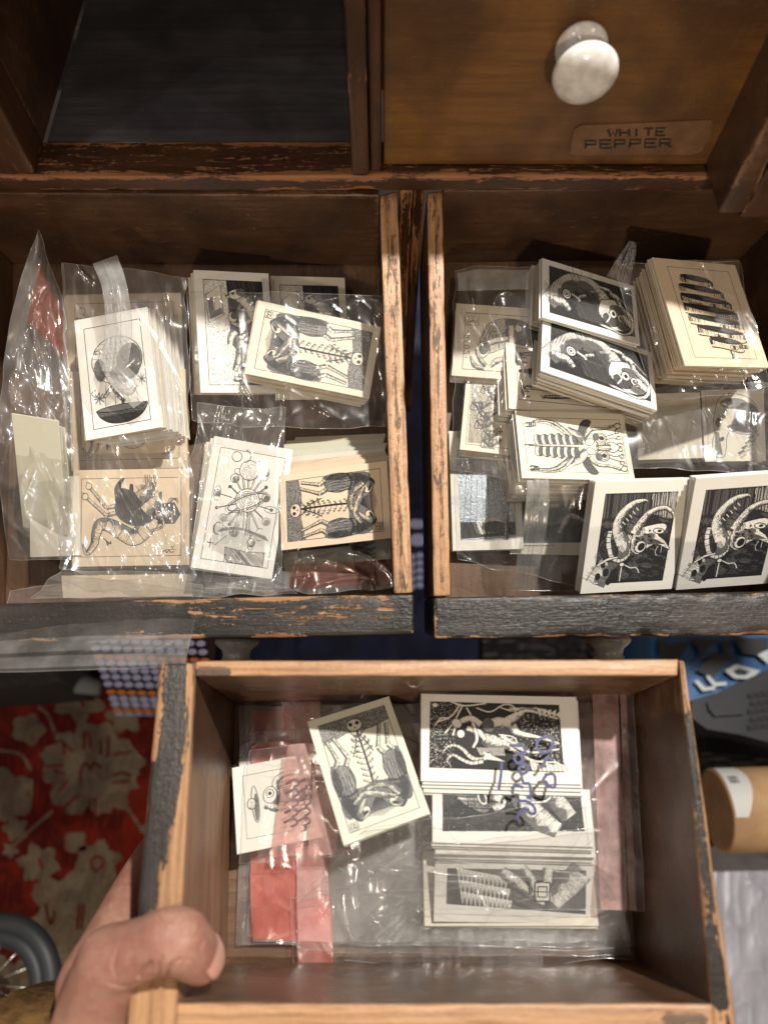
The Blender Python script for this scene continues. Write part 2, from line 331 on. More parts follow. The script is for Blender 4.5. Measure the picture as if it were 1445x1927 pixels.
# ------------------------------------------------------------------ printed drawings: thin ink shapes lying on the card
class Ink:
    """drawing in card units, x to the right, y down; c: 0 ink, 1 bare paper, 2 grey ink"""
    def __init__(s, W, H, seed=1): s.W, s.H = W, H; s.V = []; s.F = []; s.M = []; s.lv = 0; s.r = random.Random(seed)
    def up(s): s.lv += 1
    def _add(s, pts, c):
        z = s.lv * 1.0 + s.r.random() * 0.8; b = len(s.V)
        s.V += [(min(max(p[0], 3), s.W - 3), min(max(p[1], 3), s.H - 3), z) for p in pts]; s.F.append(tuple(range(b, b + len(pts)))); s.M.append(c)
    def poly(s, pts, c=0, sm=False):
        if sm: pts = catmull(list(pts) + [pts[0]], 4)[:-1]
        z = s.lv * 1.0 + s.r.random() * 0.8
        from mathutils.geometry import tessellate_polygon
        b = len(s.V); s.V += [(min(max(p[0], 3), s.W - 3), min(max(p[1], 3), s.H - 3), z) for p in pts]
        for t in tessellate_polygon([[Vector((p[0], p[1], 0)) for p in pts]]): s.F.append((b + t[0], b + t[1], b + t[2])); s.M.append(c)
        return pts
    def line(s, pts, w=0.8, c=0, sm=True, taper=False):
        if sm and len(pts) > 2: pts = catmull(pts, 5)
        z = s.lv * 1.0 + s.r.random() * 0.8; b = len(s.V); n = len(pts)
        for i, p in enumerate(pts):
            q0 = pts[max(0, i - 1)]; q1 = pts[min(n - 1, i + 1)]; dx, dy = q1[0] - q0[0], q1[1] - q0[1]; L = math.hypot(dx, dy) or 1
            ww = w * 0.5 * ((1 - abs(2 * i / (n - 1) - 1) ** 2 * 0.7) if taper and n > 1 else 1)
            s.V.append((p[0] - dy / L * ww, p[1] + dx / L * ww, z)); s.V.append((p[0] + dy / L * ww, p[1] - dx / L * ww, z))
        for i in range(n - 1): s.F.append((b + 2 * i, b + 2 * i + 1, b + 2 * i + 3, b + 2 * i + 2)); s.M.append(c)
    def ell(s, cx, cy, rx, ry, rot=0, n=20, a0=0, a1=360):
        o = []; R = math.radians(rot)
        for i in range(n + (1 if a1 - a0 < 360 else 0)):
            t = math.radians(a0 + (a1 - a0) * i / n); x, y = rx * math.cos(t), ry * math.sin(t)
            o.append((cx + x * math.cos(R) - y * math.sin(R), cy + x * math.sin(R) + y * math.cos(R)))
        return o
    def oval(s, cx, cy, rx, ry, rot=0, fill=1, w=0.8, c=0):
        p = s.ell(cx, cy, rx, ry, rot)
        if fill is not None: s.poly(p, fill); s.up_small()
        if w: s.line(p + [p[0], p[1]], w, c, sm=False)
    def up_small(s): s.lv += 1
    def inside(s, p, poly):
        x, y = p; r = False; j = len(poly) - 1
        for i in range(len(poly)):
            xi, yi = poly[i][:2]; xj, yj = poly[j][:2]
            if (yi > y) != (yj > y) and x < (xj - xi) * (y - yi) / (yj - yi) + xi: r = not r
            j = i
        return r
    def _tone(s, pts):
        from mathutils.geometry import tessellate_polygon
        b = len(s.V); s.V += [(min(max(p[0], 3), s.W - 3), min(max(p[1], 3), s.H - 3), s.lv) for p in pts]
        for t in tessellate_polygon([[Vector((p[0], p[1], 0)) for p in pts]]): s.F.append((b + t[0], b + t[1], b + t[2])); s.M.append(4)
    def hatch(s, poly, ang=45, sp=1.6, w=0.5, c=0, jit=0.3, dens=1.0):
        ca, sa = math.cos(math.radians(ang)), math.sin(math.radians(ang))
        R = [(p[0] * ca + p[1] * sa, -p[0] * sa + p[1] * ca) for p in poly]
        sp *= .74; w *= .78
        A_ = abs(sum(poly[i][0] * poly[(i + 1) % len(poly)][1] - poly[(i + 1) % len(poly)][0] * poly[i][1] for i in range(len(poly)))) / 2
        if c == 0 and A_ < .16 * s.W * s.H and len(poly) > 2: l_ = s.lv; s.lv = l_ - .95 / 1; s.lv = l_ - .12; r_ = s.r.random; s._tone(poly); s.lv = l_
        y0, y1 = min(p[1] for p in R), max(p[1] for p in R); y = y0 + sp * .5
        while y < y1:
            xs = []
            for i in range(len(R)):
                a_, b_ = R[i], R[(i + 1) % len(R)]
                if (a_[1] > y) != (b_[1] > y): xs.append(a_[0] + (y - a_[1]) / (b_[1] - a_[1]) * (b_[0] - a_[0]))
            xs.sort()
            for k in range(0, len(xs) - 1, 2):
                xa, xb = xs[k], xs[k + 1]
                if s.r.random() > dens: continue
                xa += s.r.random() * jit * 3; xb -= s.r.random() * jit * 3
                if xb > xa:
                    yy = y + (s.r.random() - .5) * jit
                    s.line([(xa * ca - yy * sa, xa * sa + yy * ca), (xb * ca - yy * sa, xb * sa + yy * ca)], w * 1.12, c, sm=False)
            y += sp * (1 + (s.r.random() - .5) * jit)
    def stip(s, poly, n, r=0.5, c=0, grad=None):
        x0, x1 = min(p[0] for p in poly), max(p[0] for p in poly); y0, y1 = min(p[1] for p in poly), max(p[1] for p in poly)
        for _ in range(n):
            x, y = s.r.uniform(x0, x1), s.r.uniform(y0, y1)
            if grad and s.r.random() > grad((x - x0) / (x1 - x0 + 1e-6), (y - y0) / (y1 - y0 + 1e-6)): continue
            if s.inside((x, y), poly):
                q = r * s.r.uniform(.5, 1.3); a_ = s.r.random() * 6
                s._add([(x + q * math.cos(a_ + k * 2.09), y + q * math.sin(a_ + k * 2.09)) for k in range(3)], c)
    def rect(s, x0, y0, x1, y1, w=0.5, c=0):
        for a_, b_ in (((x0, y0), (x1, y0)), ((x1, y0), (x1, y1)), ((x1, y1), (x0, y1)), ((x0, y1), (x0, y0))): s.line([a_, b_], w, c, sm=False)
    def tube(s, path, rad, dark=0.55, rings=0, w=0.65, fill=1, n=5, sp=1.3, ink=0):
        """a shaded limb: paper fill, ink outline, short strokes across the shaded side"""
        s.up(); P = catmull(path, n) if len(path) > 2 else [tuple(np.array(path[0]) * (1 - t) + np.array(path[1]) * t) for t in np.linspace(0, 1, 8)]
        m = len(P); R = np.interp(np.linspace(0, 1, m), np.linspace(0, 1, len(rad)), rad) if isinstance(rad, (list, tuple)) else [rad] * m
        Lf, Rt = [], []
        for i, p in enumerate(P):
            q0, q1 = P[max(0, i - 1)], P[min(m - 1, i + 1)]; dx, dy = q1[0] - q0[0], q1[1] - q0[1]; L = math.hypot(dx, dy) or 1
            Lf.append((p[0] + dy / L * R[i], p[1] - dx / L * R[i])); Rt.append((p[0] - dy / L * R[i], p[1] + dx / L * R[i]))
        for i in range(m - 1):
            s._add([Lf[i], Lf[i + 1], Rt[i + 1], Rt[i]], fill)
        q = min(.62, dark * .8); s.up_small()
        for i in range(m - 1):
            a_, b_ = [tuple(Rt[k][d] + (Lf[k][d] - Rt[k][d]) * q * (.8 + .3 * math.sin(k * 1.7)) for d in (0, 1)) for k in (i, i + 1)]
            s._add([a_, b_, Rt[i + 1], Rt[i]], 4)
        s.up_small(); s.line(Lf, w, ink, sm=False); s.line(Rt, w, ink, sm=False)
        tot = sum(math.dist(P[i], P[i + 1]) for i in range(m - 1)); k = max(2, int(tot / (sp * .62)))
        for j in range(k):
            f = (j + s.r.random() * .5) / k * (m - 1); i = min(m - 2, int(f)); t = f - i
            a_ = [Lf[i][d] * (1 - t) + Lf[i + 1][d] * t for d in (0, 1)]; b_ = [Rt[i][d] * (1 - t) + Rt[i + 1][d] * t for d in (0, 1)]
            q = dark * s.r.choice((.5, .8, 1.1, 1.5)) * s.r.uniform(.8, 1.1)
            s.line([b_, (b_[0] + (a_[0] - b_[0]) * q, b_[1] + (a_[1] - b_[1]) * q)], 0.38, ink, sm=False)
            q = dark * .5 * s.r.random()
            s.line([a_, (a_[0] + (b_[0] - a_[0]) * q, a_[1] + (b_[1] - a_[1]) * q)], 0.4, ink, sm=False)
        for j in range(int(min(260, tot * (sum(R) / len(R)) * .55))):
            f = s.r.random() * (m - 1); i = min(m - 2, int(f)); t = f - i; q = (s.r.random() ** 1.7) * .95 + .02; q2 = .5
            a_ = [Lf[i][d] * (1 - t) + Lf[i + 1][d] * t for d in (0, 1)]; b_ = [Rt[i][d] * (1 - t) + Rt[i + 1][d] * t for d in (0, 1)]
            x, y = b_[0] + (a_[0] - b_[0]) * q, b_[1] + (a_[1] - b_[1]) * q; g_ = s.r.uniform(.22, .5); o_ = s.r.random() * 6
            s._add([(x + g_ * math.cos(o_ + k_ * 2.09), y + g_ * math.sin(o_ + k_ * 2.09)) for k_ in range(3)], ink)
        for j in range(rings):
            f = (j + .5) / rings * (m - 1); i = min(m - 2, int(f)); s.line([Lf[i], Rt[i]], 0.7, ink, sm=False)
        return Lf, Rt
    def build(s, parent, TL, U, V, Nn, mats, off=0.00004):
        A = np.array(s.V) if s.V else np.zeros((0, 3)); TL, U, V, Nn = (np.array(x, float) for x in (TL, U, V, Nn))
        lv = A[:, 2:3] / max(6.0, s.lv) * 0.00016
        X = TL + A[:, 0:1] / s.W * U + A[:, 1:2] / s.H * V + Nn * (off + lv)
        return mesh('print', X, s.F, mats, parent, s.M)
def tree(I, x0, y0, x1, y1, n=9, L=12, w=2.2):
    I.up(); I.line([(x0, y0), ((x0 + x1) / 2 + 1, (y0 + y1) / 2), (x1, y1)], w)
    for i in range(n):
        t = (i + .8) / (n + .5); bx, by = x0 + (x1 - x0) * t, y0 + (y1 - y0) * t
        for sg in (-1, 1):
            l = L * I.r.uniform(.6, 1.1) * (1 - .25 * t); ux, uy = (x1 - x0), (y1 - y0); q = math.hypot(ux, uy); ux /= q; uy /= q
            ex, ey = bx + (-uy * sg * .85 + ux * -.55) * l, by + (ux * sg * .85 + uy * -.55) * l
            I.line([(bx, by), ((bx + ex) / 2 + ux, (by + ey) / 2 + uy), (ex, ey)], .9)
            for k in (.45, .75):
                mx, my = bx + (ex - bx) * k, by + (ey - by) * k
                I.line([(mx, my), (mx + (ux * -.9 - uy * sg * .1) * l * .3, my + (uy * -.9 + ux * sg * .1) * l * .3)], .7, sm=False)
                I.line([(mx, my), (mx + (ux * .5 - uy * sg * .5) * l * .3, my + (uy * .5 + ux * sg * .5) * l * .3)], .7, sm=False)
def emblem(I, x, y, s=9):
    I.up(); I.rect(x, y, x + s, y + s, .5)
    I.line(I.ell(x + s * .33, y + s * .45, s * .22, s * .3, 20), .5); I.line(I.ell(x + s * .66, y + s * .5, s * .2, s * .3, -20), .5); I.line([(x + 1, y + s * .8), (x + s * .5, y + s * .6), (x + s - 1, y + s * .85)], .5)
def art_skeltree(seed=1):
    I = Ink(100, 158, seed); I.rect(10, 10, 91, 147, .7)
    g = [(10, 10), (91, 10), (91, 29), (70, 33), (40, 31), (10, 37)]; I.poly(g, 2); I.up(); I.stip(g, 900, .7, 0); I.stip(g, 500, .5, 1); I.hatch(g, 8, 2.1, .45, 0)
    I.up(); I.oval(50, 23, 9, 8, 0, 1, .9); I.up(); I.poly(I.ell(46, 21, 2.4, 2.6), 0, ); I.poly(I.ell(54, 21, 2.4, 2.6), 0); I.poly([(50, 24), (48.6, 27), (51.4, 27)], 0)
    for k in range(5): I.line([(46 + k * 2, 28.5), (46 + k * 2, 31)], .4, sm=False)
    tree(I, 51, 31, 50, 120, 11, 14, 2.6); tree(I, 50, 34, 38, 62, 4, 7, 1.4); tree(I, 51, 34, 62, 62, 4, 7, 1.4)
    for k in range(22): I.line([(51, 112), (50 + (k - 11) * .9, 128), (50 + (k - 11) * 1.7, 141 - abs(k - 11) * .5)], .55)
    I.hatch([(20, 100), (80, 100), (74, 134), (28, 134)], 60, 2.0, .6, 0, .6, .8)
    for sg in (-1, 1):
        X = lambda x: 50 + sg * (x - 50)
        for a_, b_, c_ in (((86, 33), (80, 60), (88, 74)), ((78, 31), (68, 60), (76, 76))):
            I.tube([(X(a_[0]), a_[1]), (X((a_[0] + b_[0]) / 2), (a_[1] + b_[1]) / 2), (X(b_[0]), b_[1])], [2.0, 1.8, 2.6], .5, 7)
            I.tube([(X(b_[0]), b_[1]), (X(c_[0]), c_[1])], [2.6, 3.2], .6, 1)
        body = [(X(x), y) for x, y in ((70, 72), (80, 67), (90, 76), (91, 98), (88, 116), (80, 134), (72, 138), (67, 124), (70, 104), (67, 88))]
        I.up(); bp = I.poly(body, 1, True); I.up_small(); I.line(bp + [bp[0]], 1.0, sm=False)
        I.hatch(bp, 80, 1.5, .5, 0, .7, .75); I.hatch([p for p in bp if p[1] > 108], 20 * sg, 1.2, .7, 0, .5); I.hatch(I.ell(X(88), 84, 5, 20, 0), 12 * sg, 1.2, .7, 0, .5); I.hatch(I.ell(X(84), 118, 7, 15, 0), -35 * sg, 1.3, .7, 0, .5)
        for q in range(5): I.line([(X(70 + q * 3.4), 74 + q * 2), (X(69 + q * 3.6), 96), (X(71 + q * 3.4), 128 - q)], .7)
        I.line([(X(68), 102), (X(79), 106), (X(91), 101)], 2.6); I.line([(X(68), 102), (X(79), 106), (X(91), 101)], 1.2, 1)
        I.up(); I.oval(X(69), 130, 8.5, 6, 35 * sg, 1, 1.0); I.up(); I.poly(I.ell(X(67), 131, 4, 2, 25 * sg), 0); I.hatch(I.ell(X(72), 131, 5, 5), 60, 1.2, .5)
    I.tube([(76, 122), (64, 106), (44, 104), (26, 128)], [3.6, 4.2, 3.8, 2.6], .8); I.tube([(24, 118), (38, 110), (58, 118), (70, 124)], [3, 4, 3.6, 2.4], .8)
    emblem(I, 12, 137); return I
def art_window(seed=2):
    I = Ink(100, 158, seed); a_ = [(12, 12), (90, 12), (90, 148), (16, 148)]; wl = [(12, 12), (42, 12), (44, 95), (24, 148), (13, 148)]
    I.rect(12, 12, 90, 148, .8); dk = [(42, 12), (90, 12), (90, 148), (62, 148), (52, 105), (44, 95)]
    I.poly(dk, 0); fl = [(44, 95), (56, 108), (66, 148), (16, 148), (24, 140)]
    I.stip(a_, 3200, .62, 0, lambda x, y: .85 if x < .62 else .25); I.up()
    win = [(14, 32), (34, 18), (36, 58), (16, 68)]; I.poly(win, 1); I.up(); I.line(win + [win[0]], 1.0, sm=False); I.line([(16, 62), (36, 53)], .6, sm=False)
    I.poly([(25, 50), (28, 22), (31, 48)], 1); I.line([(24, 52), (28, 24), (31, 50)], .6, sm=False); I.hatch([(16, 38), (23, 34), (24, 52), (17, 56)], 80, 1.4, .5); I.hatch([(18, 55), (34, 48), (35, 56), (18, 64)], 90, 2, .5)
    I.hatch(dk, 82, 2.6, .4, 2, .4, .6)
    I.up(); rob = [(58, 50), (72, 46), (84, 60), (88, 100), (86, 142), (66, 142), (62, 105), (56, 78)]; bp = I.poly(rob, 1, True); I.up_small(); I.hatch(bp, 86, 1.25, .75, 0, .5); I.hatch(bp, 60, 2.4, .5); I.line(bp, .9, sm=False)
    I.tube([(80, 62), (68, 40), (52, 32), (40, 34)], [9, 8, 5, 1.5], .55); I.up(); I.oval(53, 30, 9, 6.5, -10, 1, .9); I.up(); I.poly(I.ell(50, 29, 2, 1.8), 0); I.line([(40, 34), (46, 30), (60, 24)], 1); I.hatch(I.ell(60, 27, 6, 5), 50, 1.2, .5)
    I.tube([(70, 62), (58, 70), (46, 66)], [5, 4, 2.5], .6, 2); I.up(); I.oval(48, 60, 6, 7, 0, 1, .9); I.hatch(I.ell(50, 58, 5, 5), 30, 1.1, .6)
    I.tube([(50, 78), (44, 86), (42, 96)], [5, 4.4, 3.4], .5); I.tube([(56, 84), (54, 108), (46, 130)], [6, 5, 3], .6, 3); I.tube([(60, 100), (58, 126), (52, 140)], [4, 3.6, 3], .7, 3)
    I.tube([(44, 140), (56, 142)], 3, .7); return I
def art_balloon(seed=3):
    I = Ink(100, 158, seed); I.rect(12, 14, 88, 146, .9)
    I.up(); b = I.ell(52, 62, 34, 31); I.poly(b, 1); I.up_small(); I.line(b + b[:2], 1.1, sm=False)
    for k in (-26, -14, 0, 14, 26): I.line([(52 + k * .3, 31), (52 + k, 62), (52 + k * .4, 92)], .8)
    for k in range(9): y = 38 + k * 6; wd = 33 * math.sqrt(max(0, 1 - ((y - 62) / 31) ** 2)); I.line([(52 - wd, y), (52, y + 3), (52 + wd, y)], .5)
    I.hatch(I.ell(68, 66, 17, 24, 10), 70, 1.15, .6); I.hatch(I.ell(60, 80, 20, 11), 20, 1.25, .6); I.hatch(I.ell(28, 72, 8, 15), 110, 1.3, .6); I.up(); I.rect(24, 46, 30, 50, 1.4)
    for x in (30, 44, 62, 76): I.line([(52 + (x - 52) * .8, 88), (x, 128)], .6, sm=False)
    I.tube([(44, 96), (50, 104), (66, 106), (74, 98)], [3, 4, 4, 2], .6, 5); I.tube([(52, 92), (40, 98), (30, 108)], [3, 2.6, 2], .6)
    for k in range(8): t = k * .785; I.line([(24, 108), (24 + 8 * math.cos(t), 108 + 8 * math.sin(t))], 1.2, sm=False)
    for k in range(8): t = k * .785; I.line([(82, 92), (82 + 6 * math.cos(t), 92 + 7 * math.sin(t))], .9, sm=False)
    I.tube([(50, 106), (58, 116), (54, 128), (64, 130)], [4, 5, 4, 4], .8)
    I.up(); hull = [(18, 124), (30, 122), (60, 126), (86, 122), (78, 136), (60, 143), (38, 142), (24, 134)]; h = I.poly(hull, 1, True); I.up_small(); I.line(h + [h[0]], 1.1, sm=False); I.hatch(h, 8, 1.3, .7); I.hatch([p for p in h if p[1] > 131], -40, 1.2, .6)
    I.oval(52, 124, 32, 4, 0, 2, .9); I.line([(20, 96), (14, 100), (20, 106), (24, 100)], .8); return I
def art_shrimp(seed=4):
    I = Ink(158, 130, seed); I.rect(12, 12, 147, 117, .7)
    for a_, b_, c_ in (((22, 22), (46, 52), (66, 48)), ((17, 36), (46, 62), (70, 56))):
        I.tube([a_, b_], [1.8, 2.4], .5, 5); I.tube([b_, c_], [2.6, 3], .6, 2); I.up(); I.oval(a_[0], a_[1], 4, 4.5, 20, 1, 1); I.line([(a_[0] - 4, a_[1] - 5), (a_[0] + 3, a_[1] - 4)], 1)
    I.tube([(110, 62), (100, 78), (84, 92), (66, 84), (52, 76), (38, 74), (32, 88), (30, 100), (20, 112), (14, 100)], [12, 12, 11, 10, 9, 8, 6, 5, 3, .5], .5, 13, 1)
    for k in range(5): I.line([(42, 92), (46 + k * 1.5, 96 + k), (48 + k, 104 - k * 2)], 1.1)
    I.up(); body = I.poly([(58, 40), (66, 26), (84, 32), (100, 38), (112, 56), (108, 70), (84, 76), (66, 68), (58, 56)], 1, True); I.up_small(); I.line(body + [body[0]], 1, sm=False); I.hatch(body, 80, 1.15, .7, 0, .6); I.hatch(body, 30, 1.7, .6)
    for k in range(9): I.line([(60 + k * 1.6, 46), (57 + k, 26), (66 + k * .5, 12)], 1.1)
    for k in range(7): I.line([(66 + k * 2, 50), (76 + k, 30), (78 + k * .5, 20)], .9, 0)
    I.tube([(90, 40), (102, 30), (108, 16)], [9, 8, 6], .9); 
    for k in range(6): I.line([(100 + k * 2, 24), (98 + k * 3, 8)], 1, sm=False)
    I.tube([(98, 58), (112, 44), (118, 30)], [9, 8, 3], .6)
    bk = [(114, 48), (138, 46), (146, 62), (138, 74), (116, 74)]; I.up(); I.poly(bk, 1); I.up_small(); I.line(bk + [bk[0]], .9, sm=False); I.hatch(bk, 0, 1.3, .6); I.hatch(bk, 60, 2, .5)
    I.tube([(112, 66), (124, 62), (136, 60)], [3, 5, 3], .8, 3); I.tube([(122, 64), (122, 78), (104, 84)], [1.4, 1.4, 1], .6); I.tube([(134, 62), (134, 74)], [2, 1.4], .8)
    for k in range(4): I.line([(128, 50), (132 + k * 3, 40), (140 + k, 42 + k * 2)], .7)
    I.line([(122, 112), (126, 110), (128, 113), (131, 110), (134, 113), (138, 111)], .9); I.line([(126, 109), (140, 109)], .5, sm=False); I.line([(134, 104), (136, 107), (138, 103)], .7); return I
def art_orrery(seed=5):
    I = Ink(100, 158, seed); I.rect(10, 12, 92, 146, .7); c = (52, 72)
    for k in range(18):
        t = k * .349 + .1; l = I.r.uniform(26, 44); e = (c[0] + l * math.cos(t) * .85, c[1] + l * math.sin(t) * 1.2)
        I.line([c, e], 1.1, sm=False); I.line([(c[0] + 2, c[1]), (e[0] + 1.5, e[1])], .5, sm=False)
        if k % 2: I.up(); r = I.r.uniform(3, 6.5); I.oval(e[0], e[1], r, r, 0, 1, .9); I.hatch(I.ell(e[0] + r * .2, e[1] + r * .2, r * .8, r * .8), 45, 1.1, .6)
        else: I.poly(I.ell(e[0], e[1], 2.2, 2.2), 0)
        if k % 3 == 0: I.line(I.ell(e[0], e[1], 9, 4, k * 30), .7)
    I.up(); I.oval(50, 34, 12, 12, 0, 1, 1); I.stip(I.ell(52, 36, 11, 11), 260, .55); I.up(); I.oval(54, 70, 15, 14, 0, 1, 1)
    for r in (4, 7, 10, 12.5): I.line(I.ell(54, 70, r, r * .85), .7)
    I.line(I.ell(54, 72, 25, 7, -28, 26) + I.ell(54, 72, 25, 7, -28, 26)[:2], 1.3); I.line(I.ell(54, 72, 28, 9, -28, 26), .7); I.up(); I.oval(32, 20, 6, 6, 0, 1, .9); I.line(I.ell(40, 18, 9, 8, 0, 12, -80, 80), 1)
    for x in (24, 76): I.up(); I.poly(I.ell(x, 108, 5, 7), 1); I.line(I.ell(x, 108, 5, 7, 0, 14, 60, 300), 1.6)
    I.tube([(58, 84), (60, 112)], 1.8, .6); I.tube([(48, 82), (44, 112)], 1.6, .6); I.line([(24, 128), (50, 100)], .8, sm=False)
    I.line([(14, 126), (22, 126)], .9, sm=False); I.line([(18, 120), (18, 132)], .9, sm=False)
    for k in range(6): I.line([(24 + k, 112 - k), (50, 106 - k * .5), (88 - k, 114 - k)], .6)
    I.up(); g = [(36, 128), (60, 130), (86, 128), (86, 146), (38, 146)]; I.poly(g, 0); I.up(); I.hatch(g, 40, 2.2, .8, 1, .8, .8); I.hatch(g, 110, 3, .6, 1); return I
def art_robe(seed=6):
    I = Ink(158, 100, seed); I.rect(14, 12, 150, 90, .7); emblem(I, 17, 13, 16)
    for k, ch in enumerate(('.', '8', '1', '0', '2', '.')):
        y = 38 + k * 7.2; x = 18
        if ch == '.': I.poly(I.ell(x, y, .9, .9), 0)
        if ch == '8': I.line(I.ell(x - 1.3, y, 1.8, 2, 0, 10), .8); I.line(I.ell(x + 2.2, y, 1.8, 2, 0, 10), .8)
        if ch == '1': I.line([(x - 3, y), (x + 4, y)], .9, sm=False)
        if ch == '0': I.line(I.ell(x, y, 3.6, 2.2, 0, 12) + I.ell(x, y, 3.6, 2.2, 0, 12)[:1], .9)
        if ch == '2': I.line([(x - 3, y - 2), (x - 3.5, y + 1.6), (x + .5, y + 1.4), (x + 3.6, y - 2.2), (x + 3.6, y + 2.4)], .9)
    b = I.poly([(36, 46), (44, 28), (62, 18), (90, 18), (110, 28), (120, 44), (100, 56), (70, 58), (50, 66), (36, 62)], 1, True); I.up(); I.line(b + [b[0]], .9, sm=False); I.hatch(b, 78, 1.5, .6, 0, .6); I.hatch([p for p in b if p[0] > 66], 25, 1.4, .6)
    for k in range(6): I.tube([(40 + k * 5, 48 - k * 2), (46 + k * 5, 34 - k)], [2.6, 2.2], .7)
    I.tube([(36, 58), (58, 48), (78, 44)], [3.5, 4, 4], .4); I.tube([(76, 26), (79, 52)], [4.4, 4], .3); I.up(); I.oval(88, 30, 4, 5, 0, 1, .8); I.line([(84, 24), (92, 36)], .7); I.oval(40, 62, 9, 12, 25, 1, .9); I.up(); I.hatch(I.ell(42, 60, 7, 9, 25), 40, 1.1, .6)
    I.tube([(30, 62), (38, 76), (46, 84)], [1, 3, 2.4], .7); I.tube([(24, 72), (30, 84), (44, 88)], [.8, 3, 2.4], .7); I.tube([(52, 84), (60, 76), (74, 72)], [2, 4, 3], .5); g = [(84, 34), (124, 30), (134, 60), (100, 66), (82, 50)]; I.hatch(g, -30, 1.4, .8)
    I.line([(112, 26), (130, 24), (150, 27)], 1.2); I.line([(112, 29), (150, 31)], .6); return I
def art_bugs(seed=7):
    I = Ink(158, 158, seed); I.rect(12, 20, 146, 146, .8)
    for k in range(7):
        x, y = I.r.uniform(14, 60), 24 + k * 18; I.tube([(x, y), (x + 18, y + 8), (x + 40, y - 4)], [3, 7, 4], .9, 4)
        for j in range(4): I.line([(x + j * 8, y), (x + j * 8 - 4, y + 14), (x + j * 8 + 4, y + 18)], 1.4)
    I.hatch([(14, 24), (60, 28), (66, 140), (16, 144)], 70, 3, .7); I.stip([(14, 24), (90, 28), (90, 140), (16, 144)], 500, .9); return I
def claw(I, x, y, a, s=1.0, w=1.2):
    R = math.radians(a); f = lambda u, v: (x + (u * math.cos(R) - v * math.sin(R)) * s, y + (u * math.sin(R) + v * math.cos(R)) * s)
    I.line([f(0, 0), f(6, -5), f(12, -3)], w); I.line([f(0, 0), f(6, 4), f(11, 1)], w); I.line([f(-1, 0), f(7, -6.5), f(12, -3)], .5)
def art_beetle(seed=8, part=False):
    I = Ink(158, 100, seed); I.rect(10, 10, 150, 90, .6); cy = 52
    for sg in (-1, 1):
        Y = lambda y: cy + sg * (y)
        I.tube([(84, Y(8)), (66, Y(22)), (46, Y(34)), (24, Y(36))], [3.6, 3, 2.4, 2], .6, 4); I.tube([(96, Y(14)), (108, Y(26)), (126, Y(28)), (140, Y(33))], [3, 2.4, 2, 1.5], .6, 4)
        I.tube([(80, Y(12)), (60, Y(32)), (44, Y(38)), (28, Y(38))], [2.6, 2, 1.6, 1.2], .6, 5)
        for q in range(4): claw(I, 20 + q * 2, Y(32 + q * 1.5), 170 + q * 18 * sg, .7)
        claw(I, 140, Y(33), -10 * sg, .9)
        I.up(); wg = I.poly([(92, Y(6)), (98, Y(22)), (108, Y(38)), (98, Y(40)), (90, Y(30)), (86, Y(14))], 1, True); I.up_small(); I.line(wg + [wg[0]], .8, sm=False); I.hatch(wg, 60 * sg, 2.2, .4); I.hatch(wg, -20, 3, .4)
        I.tube([(96, Y(6)), (84, Y(18)), (72, Y(28))], [5, 7, 2], .55)
        for j in range(6):
            x = 24 + j * 10; I.up(); sgm = I.poly([(x, Y(2)), (x + 9, Y(2)), (x + 11, Y(12)), (x + 5, Y(19 - abs(j - 3))), (x - 1, Y(13))], 1, True); I.up_small(); I.line(sgm + [sgm[0]], .9, sm=False); I.hatch([p for p in sgm if p[0] > x + 3] + [(x + 3, Y(8))], 80, 1.1, .6); I.stip(sgm, 24, .5)
        I.up(); I.oval(102, Y(7), 7, 5, 20 * sg, 1, .9); I.stip(I.ell(104, Y(8), 5, 4), 40, .5)
        I.up(); I.oval(118, Y(13), 9, 8, 0, 1, 1.2); I.up(); I.oval(119, Y(13), 6, 5.6, 0, 1, 1.1); I.up(); I.oval(120, Y(13), 3.4, 3.2, 0, 0, .6); I.hatch(I.ell(112, Y(15), 5, 6), 70, 1.1, .6)
        for j in range(3): I.line([(126, Y(6 + j * 5)), (134 + j * 2, Y(8 + j * 6)), (141, Y(4 + j * 8))], 1.1); claw(I, 141, Y(5 + j * 8), (-20 + j * 30) * sg, .6)
        I.tube([(110, Y(3)), (124, Y(4)), (132, Y(2))], [2.6, 2, 1], .8, 5)
    I.tube([(14, cy), (24, cy), (86, cy)], [.3, 1.2, 2.2], .5, 22); I.line([(8, cy), (22, cy - 1)], 1.2, sm=False)
    for j in range(9): I.line([(84 + j, cy - 14), (84 + j, cy - 2)], .5, sm=False)
    return I
